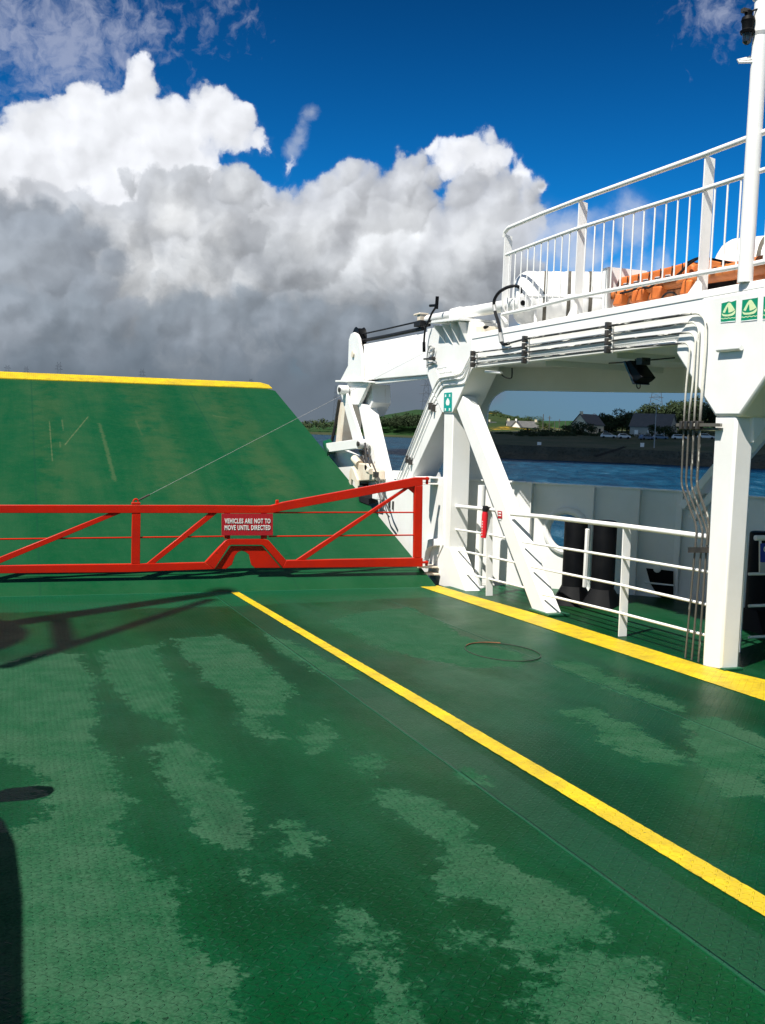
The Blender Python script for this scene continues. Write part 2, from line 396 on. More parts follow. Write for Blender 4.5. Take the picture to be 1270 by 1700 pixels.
def m_ramp():
    m, g, bs = material('ramp_green')
    p = pos(g); x, y, z = g.sep(p)
    n = g.noise(g.mapping(p, (1.0, 0.10, 0.10)), 1.3, 6, 0.6)
    n2 = g.noise(p, 2.2, 6, 0.65); sp = g.noise(p, 26.0, 3, 0.5)
    col = g.mix(g.sstep(0.35, 0.68, n), (0.0010, 0.052, 0.016), (0.006, 0.062, 0.022))
    col = g.mix(g.sstep(0.42, 0.68, g.noise(p, 9.0, 5, 0.7))*0.35, col, (0.012, 0.062, 0.025))
    worn = g.sstep(0.44, 0.66, n*0.75 + n2*0.25)*g.sstep(5.2, 4.3, x)*g.sstep(13.6, 16.5, y)
    col = g.mix(worn*0.32, col, (0.034, 0.066, 0.024))
    # two pale tyre tracks worn into the paint
    for tx, w in ((4.15, 0.6), (2.5, 0.6), (0.6, 0.4)):
        tk = g.sstep(w, w*0.3, g.math('ABSOLUTE', x-tx + (n2-0.5)*0.5))*g.sstep(14.2, 17.0, y)
        col = g.mix(tk*0.24*g.sstep(0.3, 0.6, n2), col, (0.045, 0.072, 0.027))
    # scratches: (px,py)->(px,py)
    for (a, b, w, s) in (((108, 738), (146, 692), 0.016, 0.5), ((103, 698), (105, 714), 0.02, 0.3), ((166, 705), (190, 795), 0.05, 0.26), ((82, 700), (87, 765), 0.016, 0.42), ((100, 742), (100, 735), 0.02, 0.25), ((355, 690), (378, 694), 0.03, 0.16), ((226, 700), (236, 722), 0.03, 0.14)):
        A = ramp(*a); B = ramp(*b); d = B-A; L2 = float(d[0]**2+d[1]**2)
        t = (((x-float(A[0]))*float(d[0]) + (y-float(A[1]))*float(d[1]))/L2).clamp()
        dx = x-float(A[0])-t*float(d[0]); dy = y-float(A[1])-t*float(d[1])
        dist = g.math('SQRT', dx*dx+dy*dy*0.12)
        col = g.mix(g.sstep(w, w*0.2, dist + (g.noise(p, 11, 5, 0.7)-0.5)*w*3.2)*(s*0.6), col, (0.17, 0.17, 0.085))
    seam = None
    for sx in (3.55, 0.28):
        q = g.sstep(0.02, 0.008, g.math('ABSOLUTE', x-sx))
        seam = q if seam is None else seam.max(q)
    col = g.mix(seam*0.5, col, (0.004, 0.045, 0.02))
    col = g.mix(g.sstep(0.71, 0.76, sp)*0.8, col, (0.004, 0.022, 0.012))
    setp(g, bs, col, g.lin(0.3, 0.7, n2, 0.42, 0.65), g.bump(tread(g, p, 20.0)*0.6 + n2, 0.25, 0.006), spec=0.15); MATS['ramp_green'] = m
m_ramp()

def m_yellow():
    m, g, bs = material('yellow_line')
    p = pos(g)
    n = g.noise(p, 9, 6, 0.7); k = g.noise(p, 1.1, 5, 0.6); tr = tread(g, p)
    col = g.mix(g.sstep(0.4, 0.7, n), (0.66, 0.48, 0.010), (0.52, 0.375, 0.012))
    col = g.mix(g.sstep(0.55, 0.72, n*0.5+k*0.5)*0.6, col, (0.22, 0.16, 0.03))
    col = g.mix((1.0-tr)*g.sstep(0.40, 0.62, g.noise(p, 2.5, 5, 0.7))*0.45, col, (0.30, 0.21, 0.03))
    col = g.mix(g.sstep(0.66, 0.72, g.noise(p, 38, 4, 0.6))*0.75, col, (0.07, 0.07, 0.03))
    setp(g, bs, col, 0.5, g.bump(tr, 1.0, 0.007), spec=0.25); MATS['yellow_line'] = m
m_yellow()

def m_water():
    m, g, bs = material('sea_water')
    p = pos(g)
    q = g.mapping(p, (1, 1, 1), (0, 0, 0.5))
    w = g.noise(g.mapping(q, (0.40, 0.10, 1)), 1.0, 7, 0.66, 0.3)
    w2 = g.noise(g.mapping(q, (0.05, 0.03, 1)), 1.0, 5, 0.6)
    k = w*0.7 + w2*0.3
    col = g.mix(g.sstep(0.38, 0.62, k), (0.0008, 0.012, 0.027), (0.007, 0.056, 0.098))
    cap = g.sstep(0.60, 0.70, w)*g.sstep(0.42, 0.6, w2)
    col = g.mix(cap*0.55, col, (0.10, 0.19, 0.26))
    setp(g, bs, col, 0.35, g.bump(w*2.0 + w2*2.0, 1.0, 1.2), spec=0.08)
    bs.inputs['IOR'].default_value = 1.33; MATS['sea_water'] = m
m_water()

def m_land(name, a, b, c, s=0.06, gorse=False):
    m, g, bs = material(name)
    p = pos(g)
    n = g.noise(p, s, 6, 0.6); n2 = g.noise(p, s*7, 6, 0.65)
    col = g.mix(g.sstep(0.35, 0.65, n), a, b)
    col = g.mix(g.sstep(0.45, 0.7, n2)*0.7, col, c)
    if gorse:
        col = g.mix(g.sstep(0.57, 0.64, g.noise(p, s*2.4, 6, 0.65)), col, (0.42, 0.24, 0.015))
    setp(g, bs, col, 0.95, g.bump(n2, 0.6, 0.8), spec=0.1); MATS[name] = m
m_land('field', (0.016, 0.040, 0.012), (0.018, 0.060, 0.014), (0.022, 0.036, 0.014), 0.006)
m_land('shore_bank', (0.055, 0.060, 0.028), (0.035, 0.045, 0.022), (0.02, 0.028, 0.016), 0.02)
m_land('heath', (0.018, 0.038, 0.012), (0.030, 0.048, 0.014), (0.012, 0.024, 0.010), 0.03, True)
m_land('quay_ground', (0.060, 0.080, 0.038), (0.105, 0.108, 0.064), (0.036, 0.052, 0.026), 0.08)
m_land('quay_stone', (0.060, 0.066, 0.054), (0.095, 0.096, 0.076), (0.028, 0.036, 0.028), 0.25)
m_land('lane', (0.045, 0.042, 0.036), (0.035, 0.033, 0.03), (0.03, 0.03, 0.026), 0.3)

def m_leaf(name, a, b):
    m, g, bs = material(name)
    p = pos(g)
    n = g.noise(p, 0.9, 4, 0.6); oi = E(g, g.n('ShaderNodeObjectInfo').outputs['Random'])
    col = g.mix((g.sstep(0.3, 0.7, n)*0.7 + oi*0.3), a, b)
    setp(g, bs, col, 0.8, spec=0.2); MATS[name] = m
m_leaf('leaf_dark', (0.016, 0.030, 0.012), (0.032, 0.050, 0.018))
m_leaf('leaf_mid', (0.022, 0.045, 0.014), (0.045, 0.075, 0.022))
m_leaf('leaf_far', (0.020, 0.038, 0.016), (0.050, 0.070, 0.028))

# ------------------------------------------------------------------ mesh helpers
ROOTLOC = {}
V = lambda p: Vector((float(p[0]), float(p[1]), float(p[2])))
class MB:
    def __init__(s): s.bm = bmesh.new()
    def prism(s, pts, ext):
        ext = V(ext)
        a = [s.bm.verts.new(V(p)) for p in pts]; b = [s.bm.verts.new(V(p)+ext) for p in pts]
        n = len(a)
        s.bm.faces.new(a); s.bm.faces.new(b[::-1])
        for i in range(n): s.bm.faces.new((a[i], b[i], b[(i+1) % n], a[(i+1) % n]))
        return s
    def box(s, c, size, rot=None):
        c = V(c); hx, hy, hz = [v/2 for v in size]
        M = rot if rot is not None else Matrix.Identity(3)
        P = [c + M @ Vector((i*hx, j*hy, k*hz)) for k in (-1, 1) for (i, j) in ((-1, -1), (1, -1), (1, 1), (-1, 1))]
        v = [s.bm.verts.new(p) for p in P]
        for f in ((3, 2, 1, 0), (4, 5, 6, 7), (0, 1, 5, 4), (1, 2, 6, 5), (2, 3, 7, 6), (3, 0, 4, 7)):
            s.bm.faces.new([v[i] for i in f])
        return s
    def bar(s, p0, p1, w, h, upv=(1, 0, 0)):
        p0, p1 = V(p0), V(p1); d = (p1-p0); L = d.length; d.normalize()
        x = Vector(upv); x = (x - d*x.dot(d)).normalized(); y = d.cross(x)
        M = Matrix((x, y, d)).transposed()
        return s.box((p0+p1)/2, (w, h, L), M)
    def tube(s, path, r, seg=10, caps=True, closed=False):
        P = [V(p) for p in path]; n = len(P); rings = []
        rr = r if isinstance(r, (list, tuple)) else [r]*n
        t0 = (P[1]-P[0]).normalized()
        ref = Vector((0, 0, 1)) if abs(t0.z) < 0.9 else Vector((1, 0, 0))
        x = (ref - t0*ref.dot(t0)).normalized()
        for i in range(n):
            if closed: t = (P[(i+1) % n]-P[i-1]).normalized()
            elif i == 0: t = (P[1]-P[0]).normalized()
            elif i == n-1: t = (P[-1]-P[-2]).normalized()
            else: t = ((P[i+1]-P[i]).normalized() + (P[i]-P[i-1]).normalized()).normalized()
            x = (x - t*x.dot(t)).normalized(); y = t.cross(x)
            rings.append([s.bm.verts.new(P[i] + (x*math.cos(2*math.pi*k/seg) + y*math.sin(2*math.pi*k/seg))*rr[i]) for k in range(seg)])
        m = n if closed else n-1
        for i in range(m):
            A, B = rings[i], rings[(i+1) % n]
            for k in range(seg): s.bm.faces.new((A[k], A[(k+1) % seg], B[(k+1) % seg], B[k]))
        if caps and not closed:
            s.bm.faces.new(rings[0][::-1]); s.bm.faces.new(rings[-1])
        return s
    def lathe(s, o, axis, prof, seg=16):
        o = V(o); d = V(axis).normalized()
        ref = Vector((0, 0, 1)) if abs(d.z) < 0.9 else Vector((1, 0, 0))
        x = (ref - d*ref.dot(d)).normalized(); y = d.cross(x); rings = []
        for (t, r) in prof:
            rings.append([s.bm.verts.new(o + d*t + (x*math.cos(2*math.pi*k/seg)+y*math.sin(2*math.pi*k/seg))*max(r, 1e-4)) for k in range(seg)])
        for A, B in zip(rings, rings[1:]):
            for k in range(seg): s.bm.faces.new((A[k], A[(k+1) % seg], B[(k+1) % seg], B[k]))
        s.bm.faces.new(rings[0][::-1]); s.bm.faces.new(rings[-1])
        return s
    def quad(s, a, b, c, d):
        s.bm.faces.new([s.bm.verts.new(V(p)) for p in (a, b, c, d)]); return s
    def poly(s, pts):
        s.bm.faces.new([s.bm.verts.new(V(p)) for p in pts]); return s
    def build(s, name, mat, parent=None, bevel=0.0, smooth=35, label=None, recalc=True, origin=None, split=False):
        bm = s.bm
        if split:                                    # every loose piece becomes a part of its own
            bm.verts.index_update(); left = set(bm.verts); out = []
            while left:
                st = [left.pop()]; isl = set(st)
                while st:
                    for e in st.pop().link_edges:
                        for w in e.verts:
                            if w in left: left.discard(w); isl.add(w); st.append(w)
                q = MB(); mp = {v: q.bm.verts.new(v.co) for v in isl}
                for f in bm.faces:
                    if f.verts[0] in isl: q.bm.faces.new([mp[v] for v in f.verts])
                out.append(q.build(name, mat, parent, bevel, smooth, label, recalc, origin))
            bm.free(); return out
        if recalc: bmesh.ops.recalc_face_normals(bm, faces=bm.faces)
        if parent is not None:
            loc = ROOTLOC[parent]
        elif origin is not None: loc = V(origin)
        else:
            mn = [min(v.co[i] for v in bm.verts) for i in range(3)]; mx = [max(v.co[i] for v in bm.verts) for i in range(3)]
            loc = Vector(((mn[0]+mx[0])/2, (mn[1]+mx[1])/2, mn[2]))
        bmesh.ops.translate(bm, verts=bm.verts, vec=-loc)
        me = bpy.data.meshes.new(name); bm.to_mesh(me); bm.free()
        if smooth:
            for p in me.polygons: p.use_smooth = True
            me.set_sharp_from_angle(angle=R_(smooth))
        me.materials.append(MATS[mat])
        o = bpy.data.objects.new(name, me); C.objects.link(o)
        if parent is not None: o.parent = parent
        else: o.location = loc
        ROOTLOC[o] = loc
        if bevel:
            b = o.modifiers.new('bevel', 'BEVEL'); b.width = bevel; b.segments = 2; b.limit_method = 'ANGLE'; b.angle_limit = R_(40)
        if label: o['label'] = label
        return o
def tag(o, label, cat, group=None, kind=None):
    if label: o['label'] = label
    if cat: o['category'] = cat
    if group: o['group'] = group
    if kind: o['kind'] = kind
    return o
def struct(o): o['kind'] = 'structure'; return o
def thing(name, label, cat, loc, group=None):
    o = bpy.data.objects.new(name, None); C.objects.link(o); o.location = V(loc); o.empty_display_size = 0.2
    ROOTLOC[o] = V(loc)
    return tag(o, label, cat, group)
def copy_tree(o, parent=None):
    c = o.copy(); C.objects.link(c)
    if parent is not None: c.parent = parent
    for ch in list(o.children): copy_tree(ch, c)
    return c
def smooth_path(pts, n=6):
    P = [np.array(p, float) for p in pts]; out = []
    for i in range(len(P)-1):
        p0 = P[max(i-1, 0)]; p1 = P[i]; p2 = P[i+1]; p3 = P[min(i+2, len(P)-1)]
        for k in range(n):
            t = k/n
            out.append(0.5*((2*p1)+(-p0+p2)*t+(2*p0-5*p1+4*p2-p3)*t*t+(-p0+3*p1-3*p2+p3)*t**3))
    out.append(P[-1]); return out
def fillet(pts, r=0.06, n=4):
    P = [np.array(p, float) for p in pts]; out = [P[0]]
    for i in range(1, len(P)-1):
        a, b, c = P[i-1], P[i], P[i+1]
        la, lc = np.linalg.norm(a-b), np.linalg.norm(c-b)
        q = min(r, la*0.45, lc*0.45)
        s, e = b+(a-b)/la*q, b+(c-b)/lc*q
        for k in range(n+1):
            t = k/n; out.append((1-t)**2*s + 2*t*(1-t)*b + t*t*e)
    out.append(P[-1]); return out
def text_mesh(body, size, bold=0.0, align='CENTER', xs=1.0, spacing=1.0):
    cu = bpy.data.curves.new('lettering', 'FONT'); cu.body = body; cu.size = size; cu.align_x = align; cu.align_y = 'CENTER'
    cu.offset = bold; cu.space_line = spacing; cu.resolution_u = 3; cu.extrude = 0.001; cu.space_character = 1.12; cu.space_word = 1.1
    ob = bpy.data.objects.new('lettering', cu); C.objects.link(ob)
    dg = bpy.context.evaluated_depsgraph_get(); dg.update()
    me = bpy.data.meshes.new_from_object(ob.evaluated_get(dg))
    bpy.data.objects.remove(ob); bpy.data.curves.remove(cu)
    for v in me.vertices: v.co.x *= xs
    return me
def place_text(me, o, ux, uy, un, name, mat, parent):
    loc = ROOTLOC[parent]; o = V(o); ux, uy, un = V(ux), V(uy), V(un)
    for v in me.vertices: v.co = o + ux*v.co.x + uy*v.co.y + un*v.co.z - loc
    me.materials.clear(); me.materials.append(MATS[mat])
    ob = bpy.data.objects.new(name, me); C.objects.link(ob); ob.parent = parent; ROOTLOC[ob] = loc
    return ob
XO = np.array([1.0, 0, 0])
def xpoly(px, X=XS): return [onX(a, b, X) for a, b in px]

# ------------------------------------------------------------------ hull outline (plan) on the starboard side
HULL = [(5.80, 13.55), (6.35, 13.05), (6.83, 12.55), (7.54, 11.90), (8.26, 11.05), (8.62, 10.2), (8.85, 9.2), (9.0, 8.0), (9.1, 6.0), (9.1, -6.0)]
def hull_x(y):
    for (xa, ya), (xb, yb) in zip(HULL, HULL[1:]):
        if yb <= y <= ya: return xa + (xb-xa)*(ya-y)/(ya-yb)
    return 9.1 if y < -6 else 5.8

# ------------------------------------------------------------------ setting: sea, deck, lines
def sea():
    m = MB(); ny = 40
    m.quad((-9000, -3000, -5), (9000, -3000, -5), (9000, 14000, -5), (-9000, 14000, -5))
    struct(m.build('sea', 'sea_water', smooth=0))
sea()

DRY_GLARE = [  # dried patches, plus two glare patches painted as paler colour
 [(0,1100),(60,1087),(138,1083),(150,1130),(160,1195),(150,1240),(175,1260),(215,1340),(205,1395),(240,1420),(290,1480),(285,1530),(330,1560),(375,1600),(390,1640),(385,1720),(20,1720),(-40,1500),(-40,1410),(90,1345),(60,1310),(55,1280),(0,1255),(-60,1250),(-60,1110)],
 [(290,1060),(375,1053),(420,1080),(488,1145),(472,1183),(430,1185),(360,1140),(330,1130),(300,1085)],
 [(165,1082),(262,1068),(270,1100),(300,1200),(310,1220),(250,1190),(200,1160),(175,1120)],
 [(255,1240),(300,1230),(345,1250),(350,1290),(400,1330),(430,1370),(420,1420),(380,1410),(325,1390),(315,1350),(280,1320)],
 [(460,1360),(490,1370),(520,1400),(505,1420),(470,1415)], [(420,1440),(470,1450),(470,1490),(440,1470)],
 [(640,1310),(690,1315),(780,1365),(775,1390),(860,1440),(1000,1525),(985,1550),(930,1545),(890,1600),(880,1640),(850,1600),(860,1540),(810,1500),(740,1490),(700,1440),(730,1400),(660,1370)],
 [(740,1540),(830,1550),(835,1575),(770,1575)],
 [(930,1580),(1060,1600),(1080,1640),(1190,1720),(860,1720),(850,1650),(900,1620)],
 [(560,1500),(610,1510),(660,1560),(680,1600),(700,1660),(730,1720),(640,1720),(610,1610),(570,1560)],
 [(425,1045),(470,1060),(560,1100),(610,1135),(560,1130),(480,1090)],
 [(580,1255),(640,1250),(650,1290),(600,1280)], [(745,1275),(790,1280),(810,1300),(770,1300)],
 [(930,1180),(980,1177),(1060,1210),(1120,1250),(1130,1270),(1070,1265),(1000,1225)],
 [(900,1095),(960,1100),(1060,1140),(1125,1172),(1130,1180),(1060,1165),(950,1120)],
 [(540,1030),(680,1005),(800,1070),(880,1085),(860,1108),(760,1105),(640,1080)],  # sun glare painted in as a paler patch
 [(1135,1195),(1200,1190),(1280,1230),(1280,1330),(1200,1320),(1150,1260)],  # glare beside the near column, also painted into the colour
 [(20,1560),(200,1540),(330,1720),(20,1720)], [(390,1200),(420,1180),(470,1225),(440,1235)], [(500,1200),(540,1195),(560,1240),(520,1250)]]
def car_deck():
    ys = np.concatenate([np.linspace(-6, 2, 40)[:-1], np.linspace(2, 12.72, 200)])
    us = np.concatenate([np.linspace(-9.1, -0.6, 40)[:-1], np.linspace(-0.6, 5.2, 110)])
    vs, n = [], 0
    cols = 180
    for y in ys:
        hx = hull_x(y)+0.02
        row = np.concatenate([us, np.linspace(5.2, hx, 32)[1:]])
        cols = len(row)
        for x in row: vs.append((x, y, -H_EYE-SLOPE*y))
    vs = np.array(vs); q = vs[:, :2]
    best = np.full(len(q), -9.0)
    for poly in DRY_GLARE:
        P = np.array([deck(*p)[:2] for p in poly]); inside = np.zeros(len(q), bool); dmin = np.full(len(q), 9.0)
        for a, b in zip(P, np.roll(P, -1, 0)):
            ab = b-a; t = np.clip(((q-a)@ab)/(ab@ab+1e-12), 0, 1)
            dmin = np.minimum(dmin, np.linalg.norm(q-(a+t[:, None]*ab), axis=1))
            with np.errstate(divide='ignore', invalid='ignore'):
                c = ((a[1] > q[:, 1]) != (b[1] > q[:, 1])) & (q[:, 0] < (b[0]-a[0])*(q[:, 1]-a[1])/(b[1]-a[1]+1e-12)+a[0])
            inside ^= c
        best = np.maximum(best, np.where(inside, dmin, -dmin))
    dry_glare = np.clip(0.5 + best/0.5, 0, 1)
    dry_glare = np.where((q[:, 0] < -0.7) | (q[:, 1] < 1.8), 0.45, dry_glare)
    bow = np.clip((q[:, 1]-(10.9 + np.clip(q[:, 0]-2, 0, 4)*0.1))/1.0, 0, 1)
    faces = [(i*cols+j, i*cols+j+1, (i+1)*cols+j+1, (i+1)*cols+j) for i in range(len(ys)-1) for j in range(cols-1)]
    me = bpy.data.meshes.new('car_deck'); me.from_pydata(vs.tolist(), [], faces)
    for nme, arr in (('dry_glare', dry_glare), ('bow', bow)):
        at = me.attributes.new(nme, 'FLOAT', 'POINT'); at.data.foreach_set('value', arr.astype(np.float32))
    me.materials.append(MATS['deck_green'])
    o = bpy.data.objects.new('car_deck', me); C.objects.link(o); struct(o)
    # hull plating under the deck edge
    m = MB()
    pts = [(x, y) for x, y in HULL] + [(-9.1, -6), (-9.1, 10.2), (-6.4, 13.4)]
    for (xa, ya), (xb, yb) in zip(pts, pts[1:]+pts[:1]):
        m.quad((xa, ya, -5.6), (xb, yb, -5.6), (xb, yb, zdeck(yb)-0.012), (xa, ya, zdeck(ya)-0.012))
    struct(m.build('hull', 'white_paint', smooth=0))
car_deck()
def line(px, name='lane_marking'):
    m = MB(); P = [deck(a, b, 0.004) for a, b in px]; out = []; r = random.Random(len(px))
    for a, b in zip(P, P[1:]+P[:1]):
        L = np.linalg.norm(b-a); n = max(1, int(L/0.035)); d = (b-a)/L; sd = np.array([-d[1], d[0], 0])
        for k in range(n):
            q = a + (b-a)*k/n
            if k: q = q + sd*r.uniform(-0.0025, 0.0025)
            q[2] = zdeck(q[1])+0.004; out.append(q)
    m.poly(out)
    struct(m.build(name, 'yellow_line', smooth=0))
line([(383,983.5),(397,983.5),(1270,1489),(1700,1738),(1600,1724),(1270,1523)])
line([(692,972.5),(728,972.5),(776,987),(900,1022),(1170,1106),(1270,1129),(1500,1198),(1500,1243),(1270,1164)])
def deck_ring():
    pts = []
    for k in range(40):
        a = 2*math.pi*k/40
        pts.append(deck(835+63*math.cos(a)+4*math.sin(a), 1083+6*math.cos(a)+14*math.sin(a), 0.004))
    m = MB(); m.tube(pts, 0.0035, 6, closed=True)
    struct(m.build('hatch_ring', 'dark_steel'))
    m = MB(); m.tube([deck(835+63*math.cos(a)+4*math.sin(a), 1083+6*math.cos(a)+14*math.sin(a), 0.009) for a in [R_(200+5*i) for i in range(15)]], 0.005, 6)
    struct(m.build('hatch_stain', 'rust'))
deck_ring()

# ------------------------------------------------------------------ bow ramp
def bow_ramp():
    t = thing('bow_ramp', 'big raised green bow ramp with a yellow painted top edge', 'ramp', (0, RY0, RZ0))
    tip = ramp(300, 636)[1]; xr = 5.55
    m = MB(); pts = [(-6.1, RY0), (xr, RY0), (xr, tip-0.25), (xr-0.3, tip), (-6.1, tip)]
    m.prism([(x, y, zramp(y)) for x, y in pts], (0, 0.08, -0.28))
    m.build('ramp_plate', 'ramp_green', t, smooth=0)
    m = MB(); m.prism([ramp(a, b, 0.004) for a, b in ((-260,606),(0,618.5),(432,636.5),(446,640.5),(452,646),(430,645),(0,629),(-260,618))], (0, 0.0, 0.02))
    m.build('edge_stripe', 'yellow_line', t, smooth=0)
    # hinge lugs at the starboard corner
    m = MB(); m.prism([ramp(a, b, 0.002) for a, b in ((536,741),(548,737),(556,752),(543,757))], (0, 0, 0.10))
    m.build('ramp_lug', 'green_paint', t)
    m = MB()
    m.tube([(-6.1, RY0-0.03, RZ0-0.03), (xr, RY0-0.03, RZ0-0.03)], 0.035, 10)
    m.build('hinge_bar', 'green_paint', t)
bow_ramp()

# ------------------------------------------------------------------ red barrier gate
GY = 13.02
def gate():
    P = lambda x, y: onY(x, y, GY)
    base = P(700, 940); base[2] = zramp(GY)
    t = thing('barrier_gate', 'long red steel barrier gate across the deck in front of the ramp', 'gate', base)
    ty = np.array([0, 0.07, 0])
    def bar(name, pl, th=0.07, off=0.0, lab=None):
        m = MB(); q = [P(*p)+np.array([0, off, 0]) for p in pl]
        m.prism(q, (0, th, 0)); return m.build(name, 'red_paint', t, bevel=0.005)
    bar('top_rail', [(-40,838.6),(340,839),(430,840),(450,839.5),(470,834),(691,792.6),(702,792.6),(702,806),(691,807),(470,848),(452,852),(-40,851.8)])
    bar('bottom_rail', [(-40,939.5),(217,936.5),(340,934),(356,945),(217,950),(-40,952.5)])
    bar('bottom_rail', [(475.4,930.5),(689.6,926.5),(702,926.5),(702,941),(689.6,941),(469,943)])
    bar('end_post', [(689,807.4),(702,806.4),(700.5,926.2),(688,926.2)])
    bar('gusset_plate', [(676,809.5),(688.6,807.5),(688.6,820)], 0.012, 0.03)
    bar('gate_post', [(219.5,852.2),(233.7,852.2),(232.5,936),(218.5,936.2)], 0.06, 0.004)
    bar('gate_post', [(-38,852.2),(-24,852.2),(-24,939.1),(-38,939.3)], 0.06, 0.004)
    bar('arch_frame', [(340.6,934),(374.8,897),(380,894.8),(438,894.8),(446,897),(475.4,930.2),(469,942.6),(438,906.4),(434,904.6),(384,904.6),(380,906.4),(356,945)], 0.066, 0.002)
    bar('arch_plate', [(357,945.5),(384,906.6),(436,906.6),(468,943.4),(424,943.6),(418,938),(416,930),(414,921),(408,916.5),(402,915),(396,917),(391,923),(388,932),(386,938),(376,945)], 0.01, 0.03)
    bar('diagonal_brace', [(-14,931),(-8,939),(201,852.2),(181,852.2)], 0.04, 0.012)
    bar('diagonal_brace', [(244,936),(257,936),(361,852.2),(347,852.2)], 0.04, 0.012)
    bar('diagonal_brace', [(492,930.1),(507,929.8),(683,808.6),(672,810.8)], 0.04, 0.012)
    for pl in ([(-30,896),(219,893)], [(233,892.7),(372,891)], [(447,891),(688.5,888.7)], [(455,851.4),(688.5,851)]):
        m = MB(); m.tube([P(*p)+np.array([0, 0.03, 0]) for p in pl], 0.0105, 8); m.build('gate_wire', 'red_paint', t)
    for x in (378, 439):
        bar('sign_post', [(x-5,852.2),(x+5,852.2),(x+5,894.6),(x-5,894.6)], 0.03, 0.02)
    m = MB(); a = P(461, 838.2); m.box(a+np.array([0, 0.035, 0.03]), (0.045, 0.03, 0.07)); m.build('gate_lug', 'red_paint', t, bevel=0.008)
    m = MB(); a = P(226, 838); m.box(a+np.array([0, 0.035, 0.014]), (0.11, 0.05, 0.03)); 
    lug = m.build('gate_lug', 'red_paint', t, bevel=0.005)
    m = MB(); m.tube([a+np.array([0.03*math.cos(q)-0.0, 0.035, 0.035+0.034*math.sin(q)]) for q in [math.pi*k/10 for k in range(11)]], 0.012, 8)
    m.build('shackle', 'red_paint', lug)
    # notice
    c = [P(*p)+np.array([0, -0.012, 0]) for p in ((367.7,852.6),(452.8,852.6),(452.8,888.8),(367.7,888.8))]
    m = MB(); m.prism(c, (0, 0.008, 0)); sg = m.build('notice_board', 'sign_red', t, bevel=0.002, label='dark red notice board with two lines of white capitals')
    for body, yy in (('VEHICLES ARE NOT TO', 865.2), ('MOVE UNTIL DIRECTED', 876.2)):
        a, b = P(372.5, yy), P(448.5, yy); w = np.linalg.norm(b-a)
        me = text_mesh(body, 0.088, 0.0024)
        xs = [v.co.x for v in me.vertices]; k = w/(max(xs)-min(xs)); c0 = (max(xs)+min(xs))/2
        for v in me.vertices: v.co.x = (v.co.x-c0)*k
        place_text(me, (a+b)/2+np.array([0, -0.0155, 0]), (1, 0, 0), (0, 0, 1), (0, -1, 0), 'lettering', 'sign_white', sg)
    # hinge pins
    m = MB(); a = P(702, 797); m.box(a+np.array([0.05, 0.035, 0.02]), (0.10, 0.07, 0.035)); m.tube([a+np.array([0.08, 0.035, -0.06]), a+np.array([0.08, 0.035, 0.045])], 0.02, 10)
    m.build('hinge', 'red_paint', t, bevel=0.004)
    m = MB(); a = P(701, 934); m.box(a+np.array([0.05, 0.035, 0.0]), (0.10, 0.07, 0.03)); m.tube([a+np.array([0.08, 0.035, -0.05]), a+np.array([0.08, 0.035, 0.02])], 0.02, 10)
    m.build('hinge', 'red_paint', t, bevel=0.004)
    return t
gate()

